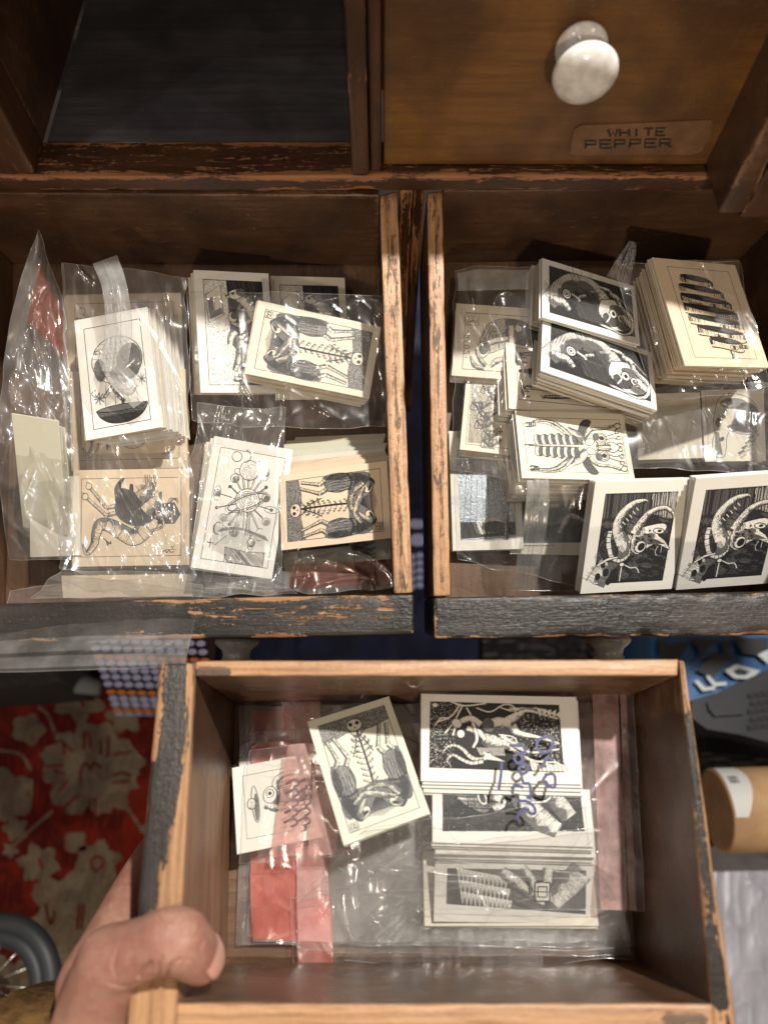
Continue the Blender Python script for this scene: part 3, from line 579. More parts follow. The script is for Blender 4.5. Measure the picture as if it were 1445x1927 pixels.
def art_scarf(seed=9):
    I = Ink(158, 92, seed); b = [(12, 10), (150, 10), (150, 82), (12, 82)]; I.poly(b, 2); I.up(); I.hatch(b, 48, 1.5, .8, 0, .5); I.hatch(b, -40, 1.9, .7, 0, .5); I.hatch([(12, 60), (90, 50), (150, 82), (12, 82)], 20, 1.4, .9)
    I.tube([(10, 66), (30, 42), (46, 26), (62, 20)], [13, 14, 13, 12], .9); I.up(); I.hatch(I.ell(44, 34, 9, 16, 50), 40, 1.3, .6)
    for k in range(10): I.line([(20 + k * 4, 24 + k * .5), (14 + k * 4.4, 44 - k * 2)], .8, sm=False)
    I.tube([(14, 60), (34, 62), (44, 70)], [6, 7, 4], .6, 4); I.tube([(58, 24), (78, 26), (96, 38), (112, 56)], [14, 16, 15, 11], .9, 0); I.up(); I.stip(I.ell(80, 30, 20, 12, 20), 320, .55); I.hatch(I.ell(72, 24, 14, 6, 10), 70, 1.5, .5)
    for k in range(12): I.line([(86 + k * 1.6, 22 + k * 2), (80 + k * 1.8, 44 + k)], .7, sm=False)
    I.up(); I.oval(40, 46, 7, 7.5, 0, 1, 1.4); I.oval(40, 46, 4, 4.4, 0, 1, 1.2); I.up(); I.poly(I.ell(40, 46, 1.8, 2), 0)
    I.tube([(48, 44), (60, 50), (58, 62), (66, 60)], [2, 2.4, 2, 1], .4); I.tube([(60, 46), (72, 40)], 3, .5, 5); hd = I.poly([(96, 40), (118, 34), (138, 44), (146, 60), (140, 76), (118, 80), (102, 72), (92, 58)], 1, True); I.up(); I.line(hd + [hd[0]], 1.1, sm=False); I.hatch(I.ell(112, 66, 14, 11), 60, 1.2, .7); I.hatch(I.ell(124, 48, 14, 7), 10, 1.6, .5); I.stip(I.ell(122, 60, 20, 18), 220, .5); I.hatch(I.ell(132, 72, 12, 6), 30, 1.5, .5)
    for ex in ((116, 56, 6), (128, 60, 5)): I.up(); I.oval(ex[0], ex[1], ex[2], ex[2] * 1.15, 0, 1, 1.3); I.up(); I.oval(ex[0] + .5, ex[1], 2.4, 3, 0, 0, .5)
    I.tube([(82, 62), (92, 76), (108, 80), (132, 83), (146, 74), (147, 54), (134, 44)], [2.2, 2, 1.8, 2, 2.4, 2.2, 1.6], .25); I.tube([(88, 58), (96, 62), (104, 56), (110, 62), (104, 72)], [1.6] * 5, .3)
    I.tube([(96, 20), (112, 22), (120, 34)], [2.6, 3.4, 2], .5, 3); I.tube([(112, 26), (124, 30), (128, 40)], [4, 5, 4], .6, 2)
    for k in range(8): I.up(); I.tube([(128 + (k % 3) * 6, 30 + k * 5), (138 + (k % 3) * 5, 36 + k * 5)], [2.6, .6], .8, 3)
    I.hatch([(50, 52), (90, 52), (98, 78), (60, 76)], 60, 1.3, .9); I.rect(12, 10, 150, 82, .8); return I
def art_peel(seed=10):
    I = Ink(100, 128, seed); I.rect(14, 10, 88, 118, .5)
    for k in range(7):
        y = 22 + k * 12.5; wd = (18, 25, 29, 31, 31, 27, 18)[k]; cx = 50 + (k - 3) * 2.0; t = 8.4
        I.up(); top = I.ell(cx, y, wd, 3.6, 8, 20); I.poly(top, 0); I.up(); I.hatch(I.ell(cx + wd * .4, y + .6, wd * .5, 2.2), 0, 1.6, .5, 2)
        bot = I.ell(cx, y, wd, 3.6, 8, 20, 0, 180); band = bot + [(p[0] + (1.5 if j < 10 else 0), p[1] + t + 1.5 * math.sin(j * .4)) for j, p in enumerate(bot)][::-1]
        I.up(); I.poly(band, 1); I.up_small(); I.line(bot, .9, sm=False); I.line(band[len(bot):], 1.2, sm=False); mid = band
        I.stip(band, 340, .42)
        for j in range(60):
            p = bot[int(j / 60 * 20)]; q = abs(j - 30) / 30; p = (p[0] + I.r.uniform(-1, 1), p[1])
            if I.r.random() < .12 + q * q: I.line([(p[0] + I.r.random(), p[1] + .5), (p[0], p[1] + t * (.3 + .6 * q))], .42 + .35 * q, sm=False)
        if k in (2, 4, 5, 6):
            ex, ey = cx + (-4 if k % 2 else 8), y + 8.6
            I.up(); I.oval(ex, ey, 5, 2.5, 6, 1, .8); I.up(); I.oval(ex, ey, 1.9, 2, 0, 0, .4)
            I.up(); I.oval(ex + 14, ey - 1.5, 3.4, 2.1, 6, 1, .8); I.up(); I.oval(ex + 14, ey - 1.5, 1.5, 1.6, 0, 0, .4)
        if k in (2, 3):
            for j in range(7): I.up(); I.oval(cx - 20 + j * 2.2 + (k - 2) * 26, y + 7 + j * .2, 1.3, 1.7, 0, 1, .9)
        I.tube([(cx + wd * .2, y + t + 4), (cx + wd * .24, y + t + 9), (cx + wd * .12, y + t + 13)], [2, 1.6, .3], .7)
    return I
def art_skullbird(seed=11):
    I = Ink(120, 130, seed); I.line([(8, 8), (8, 122)], .5, sm=False)
    h = I.poly([(24, 40), (34, 16), (60, 8), (92, 18), (108, 44), (106, 72), (90, 82), (66, 80), (52, 74), (44, 88), (42, 104), (36, 122), (20, 120), (16, 98), (22, 74), (20, 58)], 1, True); I.up(); I.line(h + [h[0]], 1.1, sm=False)
    I.hatch(I.ell(84, 52, 24, 28), 70, 1.7, .55, 0, .8); I.hatch(I.ell(80, 64, 26, 16), 30, 1.5, .6, 0, .8); I.hatch(I.ell(60, 70, 16, 7), 10, 1.4, .7); I.hatch(I.ell(60, 26, 26, 10), 15, 2.4, .4); I.stip(h, 420, .55); I.hatch([(22, 76), (30, 78), (34, 118), (20, 118)], 80, 1.6, .6)
    I.up(); I.oval(30, 60, 5, 8, 10, 2, 1.2); I.poly(I.ell(34, 90, 5.5, 3.6, -25), 0)
    for k in range(5): I.tube([(104 - k * 7, 78 + k * 9), (94 - k * 7, 84 + k * 9)], [5, 5.5], .6, 1)
    return I
def art_silver(seed=12):
    I = Ink(100, 170, seed); I.poly([(10, 28), (66, 30), (72, 70), (88, 120), (90, 154), (12, 156)], 3); I.up(); I.hatch([(12, 130), (90, 132), (90, 150), (12, 154)], 70, 1.6, 1.2); I.poly([(30, 132), (60, 126), (84, 140), (40, 148)], 1, True); I.up(); I.hatch(I.ell(60, 138, 18, 8), 50, 1.5, .8); I.stip([(12, 60), (90, 40), (90, 150), (12, 150)], 500, .8, 0, lambda x, y: y)
    for k in range(9): I.line([(14 + k * 9, 150), (18 + k * 9, 120 - k), (24 + k * 7, 60)], .6)
    I.tube([(76, 156), (78, 120)], 3, .8, 4); return I
def art_darkcard(seed=13):
    I = Ink(158, 120, seed); b = [(10, 10), (148, 10), (148, 96), (10, 100)]; I.poly(b, 2); I.up(); I.hatch(b, 30, 1.8, .9); I.hatch(b, -50, 2.4, .7); I.stip(b, 700, .8)
    I.tube([(20, 80), (50, 40), (90, 30)], [8, 12, 4], .6, 4); I.tube([(90, 80), (110, 50), (140, 60)], [4, 8, 3], .6, 3); I.up(); I.line([(44, 52), (44, 68)], 1.8, 1, False); I.line([(39, 57), (49, 57)], 1.8, 1, False)
    for k in range(7): I.line([(16, 104 + k % 2), (60 + k * 4, 103)], .6, sm=False)
    return I
def art_goat(seed=14):
    I = Ink(100, 116, seed); b = [(12, 12), (88, 12), (88, 106), (12, 106)]; I.poly(b, 0); I.up()
    for k in range(30): x, y = I.r.uniform(14, 80), I.r.uniform(34, 100); I.hatch(I.ell(x, y, 7, 4, 20), I.r.uniform(0, 90), 1.6, .5, 2, .6, .8)
    I.hatch([(12, 12), (88, 12), (88, 34), (12, 38)], 88, 1.25, .45, 2, .7, .75); I.hatch([(60, 12), (88, 12), (88, 40), (64, 36)], 86, 1.5, .45, 1, .7, .7)
    for k in range(46):
        x, y = I.r.uniform(30, 84), I.r.uniform(66, 103); I.line([(x, y), (x + 2, y - 1.5), (x + 4, y + .5), (x + 6, y - 1)], .42, 2)
    I.stip([(12, 30), (88, 30), (88, 104), (12, 104)], 420, .45, 2)
    P = dict(dark=.5, ink=0)
    I.tube([(14, 106), (22, 88), (26, 76), (20, 70)], [11, 9, 8, 6], .8); I.up()
    for x, y, r in ((16, 98, 3), (24, 94, 3.4), (20, 86, 2.4), (28, 104, 3)): I.poly(I.ell(x, y, r, r * 1.3), 0)
    I.tube([(22, 80), (34, 72), (50, 62), (62, 56)], [15, 13, 10, 9], .75); nk = I.ell(24, 70, 10, 14, -20); I.hatch(nk, 60, 1.6, .8); I.hatch(nk, -30, 2.2, .7)
    hd = I.poly([(48, 50), (62, 46), (76, 44), (82, 47), (80, 53), (74, 56), (82, 62), (89, 72), (74, 66), (64, 70), (56, 76), (48, 72), (46, 62)], 1, True); I.up(); I.line(hd + [hd[0]], .9, sm=False)
    I.stip(hd, 300, .5); I.hatch(I.ell(60, 60, 12, 5, -20), 60, 1.6, .5); I.up(); I.oval(74, 52, 6, 2.8, 10, 1, 1.0); I.poly(I.ell(75, 52, 2.4, 1.5), 0); I.up(); I.oval(57, 68, 6, 6.5, 20, 1, 1.1); I.oval(58, 68, 3.4, 4, 20, 0, .6); I.hatch([(62, 56), (84, 66), (64, 66)], 20, 1.2, .7)
    for k in range(16): x, y = I.r.uniform(40, 70), I.r.uniform(50, 66); I.poly(I.ell(x, y, I.r.uniform(.8, 1.8), I.r.uniform(.8, 1.6)), 0)
    I.tube([(38, 64), (30, 48), (32, 34), (42, 23), (54, 20), (58, 23)], [7, 6, 4.6, 3.2, 1.8, .3], .45); I.stip(I.ell(33, 48, 6, 14), 110, .7)
    I.tube([(48, 54), (54, 42), (62, 32), (76, 28), (86, 34), (87, 40)], [5, 4.2, 3, 2.4, 1.6, .3], .5); I.stip(I.ell(55, 42, 5, 10, 30), 90, .7)
    for k in range(9): x, y = 25 + k * 3, 58 - k * 3.5; I.line([(x, y), (x - 3, y - 3)], .8, 1, False)
    I.tube([(22, 50), (22, 62), (28, 78), (38, 82), (46, 76), (46, 70)], [2.6, 2.8, 2.6, 2, 1.5, 1], .25, 12); I.tube([(14, 86), (24, 80), (34, 78)], [1.2, 1.4, 1], .2)
    I.up(); I.oval(40, 86, 2.6, 2.2, 0, 1, .8); I.line([(40, 88), (40, 104)], 1.0, 1, False); I.line([(42, 86), (50, 90), (56, 90), (60, 96)], .9, 1)
    I.line([(76, 68), (74, 74), (76, 78)], .5, 1); I.line([(80, 68), (80, 75)], .5, 1); I.line([(13, 105), (17, 105)], 1.2, 1, False); return I
def art_riders(seed=15):
    I = Ink(158, 92, seed); b = [(9, 8), (134, 9), (141, 82), (8, 78)]; b = [(9, 8), (140, 9), (142, 80), (8, 78)]; I.poly(b, 0); I.up(); I.stip([(9, 8), (40, 8), (30, 78), (8, 78)], 520, .55, 1); I.stip([(90, 20), (140, 20), (142, 80), (96, 80)], 620, .55, 1); I.stip(b, 300, .45, 2)
    for q in (((30, 8), (44, 12), (66, 9)), ((40, 10), (30, 24), (16, 30)), ((42, 12), (34, 28), (24, 42)), ((28, 26), (20, 26), (14, 34)), ((34, 26), (34, 36), (32, 44)), ((46, 14), (52, 26), (50, 36))): I.line(q, 1.5, 1)
    for k in range(14): I.line([(78 + k * 3, 12 + k % 4), (86 + k * 3, 15 + k % 3), (98 + k * 2, 13)], .6, 1)
    I.tube([(66, 32), (78, 30), (90, 32), (98, 40), (118, 44), (138, 50)], [5, 7, 6, 3.6, 1.8, 1.4], .35); I.tube([(88, 28), (100, 20), (108, 16), (124, 20), (138, 24)], [6, 4, 2, 1.5, 1.3], .35); I.tube([(80, 44), (92, 52), (110, 60), (138, 56)], [4, 3, 1.6, 1.2], .35); I.tube([(88, 56), (110, 68), (136, 70)], [3, 1.6, 1.2], .4)
    I.line([(80, 26), (94, 22), (94, 12), (84, 10), (70, 18), (56, 14)], 1.2, 1); I.hatch(I.ell(68, 32, 6, 7), 20, 1.4, .7)
    I.tube([(62, 46), (72, 50), (90, 54)], [6, 8, 3], .6); I.up()
    for k in range(14): I.line([(56 + k * 2, 56), (60 + k * 1.8, 64)], .7, 1, False)
    I.tube([(38, 30), (50, 26), (60, 32)], [3, 4, 4], .3); I.tube([(46, 36), (58, 40), (64, 48)], [3, 3.4, 2.4], .3); I.tube([(52, 30), (56, 46), (52, 56)], [2, 2, 1.6], .3); I.up(); I.oval(36, 31, 5.5, 4.6, 40, 1, .7); I.oval(40, 42, 4, 4.4, 0, 1, .7)
    I.line([(70, 52), (84, 48), (92, 46)], 1.1, 1); I.line([(78, 42), (92, 44), (96, 50), (88, 48)], 1.1, 1)
    I.tube([(70, 62), (60, 68), (50, 66), (42, 58), (34, 54), (26, 56), (22, 62)], [2.6, 2.6, 2.4, 2, 1.8, 1.4, .8], .3, 16); I.tube([(62, 70), (50, 72), (40, 68), (32, 64), (26, 70), (30, 76)], [2.2, 2.2, 2, 1.6, 1.2, .6], .3, 13); I.poly([(62, 60), (84, 70), (66, 68)], 1)
    for k in range(9): x = 108 + k * 4; I.poly([(x, 66 + k % 3 * 3), (x + 5, 72), (x + 7, 79), (x + 2, 78)], 1); I.up(); I.line([(x + 2, 70), (x + 5, 78)], .6, 0, False)
    for k in range(5): x = 116 + k * 5; I.poly([(x, 12 + k * 2), (x + 6, 14), (x + 4, 24)], 1); I.up(); I.line([(x + 1, 13 + k * 2), (x + 4, 23)], .6, 0, False)
    I.oval(14, 12, 3, 2.4, 0, 1, .6); return I
def art_mushroom(seed=16):
    I = Ink(158, 60, seed); b = [(10, 4), (148, 4), (150, 44), (10, 48)]; I.poly(b, 2); I.up(); I.hatch(b, 2, 1.3, .8, 0); I.hatch(b, 88, 1.6, .7, 0); I.stip(b, 300, .5, 1)
    m = I.poly([(24, 2), (60, 2), (62, 16), (54, 28), (44, 26), (30, 18), (22, 8)], 1, True); I.up(); I.line(m + [m[0]], 1.1, sm=False)
    for k in range(9): I.line([(26 + k * 4, 3), (27 + k * 3.6, 10 + k * 1.6)], .7, 0)
    I.tube([(60, 6), (66, 16), (60, 22)], [6, 8, 5], .6); I.up(); I.oval(50, 12, 8, 5, 70, 1, 1); I.hatch(I.ell(50, 12, 6, 3, 70), 50, 1.1, .7); I.tube([(84, 8), (96, 22), (108, 34), (124, 44)], [9, 12, 12, 8], .5); I.tube([(106, 4), (122, 12), (136, 30)], [3, 10, 9], .75); I.tube([(88, 16), (112, 14), (118, 6), (100, 4)], [1.4] * 4, .2); return I
def art_feather(seed=17):
    I = Ink(158, 55, seed); b = [(12, 4), (150, 4), (150, 46), (12, 38)]; I.poly(b, 0); I.up(); I.hatch(b, 85, 1.6, .5, 2); I.stip(b, 300, .5, 2)
    for r in range(3):
        for k in range(12): x, y = 24 + k * 4.2 + r * 2, 4 + r * 11 + k * .7; I.poly([(x - 2.6, y), (x + 2.6, y), (x, y + 12)], 1); I.up_small(); I.line([(x, y + 1), (x, y + 9)], .6, 0, False)
    I.tube([(66, 6), (80, 16), (96, 28)], [5, 6, 4], .55); I.tube([(86, 2), (96, 14), (98, 28)], [4, 4, 5], .6); I.tube([(112, 2), (110, 20), (104, 36)], [5, 5, 5], .35); I.tube([(146, 4), (132, 18), (116, 34)], [12, 12, 10], .5); I.up(); I.stip(I.ell(134, 22, 16, 12, -45), 200, .6)
    I.up(); I.poly([(99, 16), (114, 16), (116, 34), (101, 34)], 1); I.up(); I.rect(99, 16, 114, 34, 1.6); I.rect(102, 20, 111, 30, 1.2); I.line([(99, 25), (114, 25)], 1.2, sm=False); return I
def art_ufo(seed=18):
    I = Ink(158, 112, seed); I.rect(14, 14, 140, 96, .6); I.tube([(50, 48), (70, 44), (96, 46)], [12, 13, 12], .8); I.up()
    for k in range(9): I.line([(56, 38 + k * 3), (96, 34 + k * 3.4)], .9, 0)
    I.tube([(56, 40), (58, 28), (74, 22), (92, 26)], [4.5, 4, 3.4, 2.6], .4); I.up(); I.oval(48, 46, 9, 11, 10, 1, 1); I.up(); I.oval(48, 44, 5, 5.5, 0, 1, 1); I.up(); I.poly(I.ell(48, 44, 2.4, 2.6), 0); I.tube([(40, 58), (54, 64), (68, 66)], [4, 5, 2], .6)
    I.up(); I.oval(28, 54, 4.6, 24, -3, 1, 1); I.hatch(I.ell(29, 58, 3, 18), 80, 1.6, .5); I.up(); I.oval(23, 53, 5.5, 7, 0, 1, 1); I.stip(I.ell(24, 55, 4, 5), 50, .55)
    I.line(I.ell(88, 22, 4, 4), .7); emblem(I, 120, 80, 10); return I
def art_legs(seed=19):
    I = Ink(158, 92, seed); I.rect(14, 12, 148, 80, .6)
    for y in (20, 64): 
        I.tube([(60, y), (38, y - 1), (24, y)], [3, 2.6, 2.4], .6, 2)
        for q in range(5): I.line([(24, y), (19 - q % 2, y + q * 2.6 - 2), (22, y + q * 3)], 1.3)
        I.line(I.ell(26, y + 8, 5, 3.4, 10, 12, 30, 300), 1.4)
    for k in range(5): I.line([(16, 42 + k * .6), (44, 38 + k * 2)], .9, sm=False)
    for k in range(5): I.line([(30 + k * 3, 38), (32 + k * 3, 50)], 1, sm=False)
    I.tube([(50, 40), (70, 40), (110, 40)], [3, 6, 8], .5, 12); I.tube([(48, 74), (64, 73), (90, 70)], [1.5, 2.2, 2], .7, 8)
    for k in range(4): I.line([(44 + k * 9, 72), (48 + k * 9, 77)], 1); return I
    return I
# ------------------------------------------------------------------ the spice cabinet and its drawers
def V3(p): return Vector(p)
PB = UP.rim(722, 350); YC = PB.y - 0.004
def CY(px, py, y=None): return hit(px, py, Vector((0, YC if y is None else y, 0)), Vector((0, 1, 0)))
zr0 = CY(722, 346).z; zr1 = CY(722, 318).z          # rail: underside and top
def box(name, x0, x1, y0, y1, z0, z1, mats, parent, **k):
    return plank(name, [(x0, y0, z1), (x1, y0, z1), (x1, y1, z1), (x0, y1, z1)], (0, 0, z0 - z1), mats, parent, **k)
cab = empty('spice_cabinet', (0, YC, zr0), 'dark brown spice cabinet with an open empty compartment beside a closed drawer', 'cabinet')
XL = CY(78, 332).x; XS0 = CY(663, 318).x; XS1 = CY(718, 318).x; XR = CY(1345, 300).x; XR1 = CY(1392, 300).x
ZT = zr1 + 0.100
box('rail', -0.42, 0.42, YC - 0.005, YC + 0.02, zr0, zr1, [CABW], cab, seed=1, chips=1.4, r=0.0016, edge_w=0.004, wear=lambda u, v, w: 0.50 if w < .4 else 0.2)  # rubbed bare; the stronger top also puts a lit lip into the colour
def stile(x0, x1, z0, z1, seed, y0=YC - 0.004, y1=YC + 0.018):
    return plank('stile', [(x0, y0, z0), (x0, y0, z1), (x1, y0, z1), (x1, y0, z0)], (0, y1 - y0, 0), [CABW], cab, seed=seed, chips=1.6, r=0.0022, edge_w=0.004, wear=lambda u, v, w: .16)
stile(XL - 0.022, XL, zr1, ZT, 2); stile(XS0, XS0 + 0.0085, zr1 + 0.0005, ZT, 3, YC - 0.006); stile(XS0 + 0.009, XS1, zr1 + 0.0005, ZT, 4, YC - 0.003)
stile(XR, XR1, zr1 + 0.0005, ZT, 5, YC - 0.008)
box('compartment_floor', XL, XS0, YC + 0.0205, YC + 0.30, zr1 - 0.008, zr1 - 0.0012, [DARKB], cab, seed=6, r=0.0008)
box('partition', XL - 0.010, XL - 0.0005, YC + 0.0185, YC + 0.30, zr1, ZT, [WALLW], cab, seed=7)
box('partition', XS0 + 0.0005, XS0 + 0.010, YC + 0.0185, YC + 0.30, zr1, ZT, [DARKB], cab, seed=8)
box('back_board', -0.42, 0.42, YC + 0.301, YC + 0.309, zr0 - 0.16, ZT, [DARKB], cab, seed=9, step=.02)
box('rail', -0.42, 0.42, YC - 0.003, YC + 0.03, ZT + 0.0005, ZT + 0.018, [CABW], cab, seed=10)
box('top_board', -0.42, 0.42, YC - 0.004, YC + 0.309, ZT + 0.0185, ZT + 0.028, [CABW], cab, seed=11, step=.02)
xg0, xg1 = UP.rim(752, 400).x, UP.rim(799, 400).x
stile(xg0, xg0 + (xg1 - xg0) * .52, zr0 - 0.22, zr0 - 0.0005, 12, YC - 0.004, YC + 0.02); stile(xg0 + (xg1 - xg0) * .55, xg1, zr0 - 0.22, zr0 - 0.0005, 13, YC + 0.002, YC + 0.02)
# the closed drawer, its knob and its paper label
YF = YC + 0.001
dr = empty('closed_drawer', ((XS1 + XR) / 2, YF, zr1), 'closed brown varnished spice drawer with a white porcelain knob and hand lettered label', 'drawer')
plank('drawer_front', [(XS1 + .001, YF, zr1 + .0015), (XS1 + .001, YF, ZT - .001), (XR - .001, YF, ZT - .001), (XR - .001, YF, zr1 + .0015)], (0, .016, 0), [FRONTW], dr, seed=14, grain='v', chips=.8, edge_w=.003)
def knob(P, ax, s, parent, mat=PORC):
    prof = [(0, .0105), (.0012, .0118), (.003, .0118), (.0045, .0105), (.007, .0078), (.010, .0072), (.0125, .0084), (.0145, .0112), (.0165, .0136), (.0185, .0146), (.0205, .0143), (.0225, .0125), (.0242, .0095), (.0252, .0055), (.0256, .001)]
    V, F = lathe(Vector(P), ax, [(t * s, r * s) for t, r in prof], 40)
    return mesh('knob', V, F, mat, parent, smooth=True)
kp = CY(1092, 84, YF); kn = knob(kp + Vector((0, -.0002, 0)), (0.0, -1, -0.04), 0.92, dr)
lab = [(1072, 287), (1076, 258), (1080, 244), (1092, 236), (1160, 234), (1250, 230), (1338, 226), (1343, 236), (1336, 262), (1318, 286), (1304, 291), (1200, 291), (1090, 293), (1078, 292)]
def prism(name, pts, down, mats, parent=None, smooth=False, origin=None):
    n = len(pts); P = [Vector(p) for p in pts]; d = Vector(down)
    V = [tuple(p) for p in P] + [tuple(p + d) for p in P]
    from mathutils.geometry import tessellate_polygon
    T = tessellate_polygon([P]); F = [tuple(t) for t in T] + [tuple(t[i] + n for i in (2, 1, 0)) for t in T] + [(i, (i + 1) % n, (i + 1) % n + n, i + n) for i in range(n)]
    return mesh(name, V, F, mats, parent, origin=origin)
LABM = simple('brown_gummed_label', (0.20, 0.10, 0.045), 0.5, 0.5, nscale=60, namp=.2, bump=.5)
lb = prism('paper_label', [CY(x, y, YF - .0006) for x, y in lab], (0, .0004, 0), LABM, dr)
GL = {'W': [[(0, 0), (.25, 1), (.5, .3), (.75, 1), (1, 0)]], 'H': [[(0, 0), (0, 1)], [(1, 0), (1, 1)], [(0, .5), (1, .5)]], 'I': [[(.5, 0), (.5, 1)]], 'T': [[(0, 0), (1, 0)], [(.5, 0), (.5, 1)]],
      'E': [[(1, 0), (0, 0), (0, 1), (1, 1)], [(0, .5), (.8, .5)]], 'P': [[(0, 1), (0, 0), (.9, .05), (.9, .5), (0, .55)]], 'R': [[(0, 1), (0, 0), (.9, .05), (.9, .5), (0, .55)], [(.3, .55), (1, 1)]],
      'L': [[(0, 0), (0, 1), (1, 1)]], 'O': [[(.5, 0), (1, .2), (1, .8), (.5, 1), (0, .8), (0, .2), (.5, 0)]]}
def strokes(name, lines, at, nrm, wd, mat, parent, origin=None, off=0.0):
    """ribbons of ink lying on a surface; at maps a point of a line to the world"""
    V, F = [], []; nrm = Vector(nrm).normalized()
    for li, ln in enumerate(lines):
        P = [at(*p) for p in ln]; b = len(V); z = nrm * (off + (li % 7) * 0.00001)
        for i, p in enumerate(P):
            t = (P[min(i + 1, len(P) - 1)] - P[max(i - 1, 0)]).normalized(); s_ = t.cross(nrm).normalized() * wd * .5
            V += [tuple(p + s_ + z), tuple(p - s_ + z)]
        F += [(b + 2 * i, b + 2 * i + 1, b + 2 * i + 3, b + 2 * i + 2) for i in range(len(P) - 1)]
    return mesh(name, V, F, mat, parent, origin=origin)
LN = []
for word, x0, x1, y0, y1 in (('WHITE', 1141, 1254, 243, 257), ('PEPPER', 1098, 1266, 264, 279)):
    cw = (x1 - x0) / len(word)
    for i, ch in enumerate(word):
        g = .35 if ch == 'I' else .78
        for st in GL[ch]: LN.append([(x0 + (i + .1 + (.78 - g) * .5 + g * u) * cw + math.sin(i * 5.1 + v * 2) * .8, y0 + (y1 - y0) * v - (i * .6)) for u, v in st])
strokes('lettering', LN, lambda x, y: CY(x, y, YF - .0007), (0, -1, 0), 0.0011, simple('faded_black_lettering', (.022, .016, .014), .5), dr, off=.0001)

DPORC = simple('porcelain_darkened_as_shade', (.34, .32, .29), .3, .5, nscale=120, namp=.15)  # porcelain colour darkened to put shade on the knobs under the drawers
def drawer(fr, walls, label, mats, wears=None, depth=None, seed=20, bottom=None):
    """walls: name -> four rim pixels (u along the board 0-1, v across 0-3)"""
    D = fr.depth; dn = -fr.N * (D + .004)
    pts = [fr.rim(*p) for q in walls.values() for p in q]; c = sum(pts, Vector()) / len(pts) + dn
    root = empty('open_drawer', c, label, 'drawer')
    for k, (nm, q) in enumerate(walls.items()):
        wq = [fr.rim(*p) for p in q]; lower = -fr.N * .0002 if k > 0 else Vector()
        mt, pr = mats[k]
        plank(nm.split(':')[0], [p + lower for p in wq], dn * (1.03 if k == 0 else 1), mt, root, seed=seed + k, topmat=0, sidemat=1 if len(mt) > 1 else 0, **pr)
    return root
def onfloor(fr, pts, e=0): return [fr.rim(*p) - fr.N * (fr.depth) for p in pts]
def wear_edge(u, v, w): return .35 if (w < .02) else .0
LD = drawer(UP, {
    'front_board': [(-185, 1140), (779, 1117), (780, 1196), (-190, 1212)],
    'side_board:r': [(713, 362), (741, 1118), (777, 1116), (748, 358)],
    'back_board': [(-150, 340), (713, 345), (713, 368), (-150, 363)],
    'side_board:l': [(-150, 363), (-182, 1139), (-146, 1138), (-114, 363)]},
    'left open drawer with a scuffed black front board, full of printed cards', [
    ([PAINT, PAINT], dict(chips=1.6, r=.0022, edge_w=.004, wear=lambda u, v, w: .48 if (w < .03 and .56 < u < .97 and .12 < v < .72) else .12)),
    ([EDGEW, WALLW], dict(chips=1.6, r=.0015, edge_w=.003)), ([WALLW, WALLW], dict(chips=1)), ([EDGEW, WALLW], dict(chips=1))], seed=20)
bo = plank('bottom_board', onfloor(UP, [(-116, 363), (713, 363), (742, 1120), (-146, 1138)]), -UP.N * .004, [FLOORW], LD, seed=25, grain='v', step=.02)
RD = drawer(UP, {
    'front_board': [(815, 1124), (1625, 1110), (1628, 1194), (817, 1203)],
    'side_board:l': [(803, 360), (815, 1123), (848, 1122), (833, 358)],
    'back_board': [(833, 338), (1560, 330), (1560, 352), (833, 360)],
    'side_board:r': [(1526, 352), (1562, 1110), (1597, 1109), (1560, 350)]},
    'right open drawer with a glossy black front board, full of printed cards', [
    ([PAINT, PAINT], dict(chips=1.4, r=.0022, edge_w=.003, wear=lambda u, v, w: -.06)),
    ([EDGEL, WALLW], dict(chips=1.3, r=.0015, edge_w=.003)), ([WALLW, WALLW], dict(chips=1)), ([EDGEW, WALLW], dict(chips=1))], seed=30)
plank('bottom_board', onfloor(UP, [(835, 360), (1526, 352), (1562, 1111), (849, 1123)]), -UP.N * .004, [FLOORW], RD, seed=35, grain='v', step=.02)
YA = (UP.rim(800, 1200) - UP.rim(800, 400)).normalized()
knob(UP.rim(1203, 1199) - UP.N * .048 + YA * .0006, YA, 1.0, RD, DPORC); knob(UP.rim(408, 1204) - UP.N * .048 + YA * .0006, YA, 1.0, LD, DPORC)
HD = drawer(HE, {
    'front_board': [(298, 1946), (238, 1946), (300, 1247), (366, 1247)][0:0] or [(300, 1247), (236, 1950), (331, 1950), (367, 1247)],
    'side_board:t': [(368, 1243), (1277, 1240), (1275, 1271), (367, 1272)],
    'back_board': [(1278, 1241), (1344, 1950), (1390, 1950), (1288, 1243)],
    'side_board:b': [(332, 1888), (1342, 1889), (1344, 1950), (330, 1950)]},
    'hand held open drawer in front, holding zip bags and printed cards', [
    ([PAINT, WALLW], dict(chips=1.8, r=.002, edge_w=.005, grain='u', wear=lambda u, v, w: 1.1 * min(1, max(0, (v - 1.0 + (u - .27) * 1.9) * 5)) * (1 if u > .26 else 0) + (.75 if v > .80 and w < .05 else 0) + (.6 if v < .14 and u < .3 else 0))),
    ([EDGEL, WALLW], dict(chips=1.0, edge_w=.002, wear=lambda u, v, w: (-.9 if u < .07 and v > .3 else .35))),
    ([PAINT, WALLW], dict(chips=2.0, r=.002, edge_w=.003, wear=lambda u, v, w: (.55 if u < .17 or u > .93 else -.05) + (.9 if v > .80 else 0))),
    ([EDGEL, WALLW], dict(chips=1.2, edge_w=.003, wear=lambda u, v, w: (-.45 if u > .9 else .3)))], seed=40)
plank('bottom_board', onfloor(HE, [(366, 1270), (1277, 1270), (1344, 1890), (330, 1890)]), -HE.N * .004, [FLOORW], HD, seed=45, step=.02)
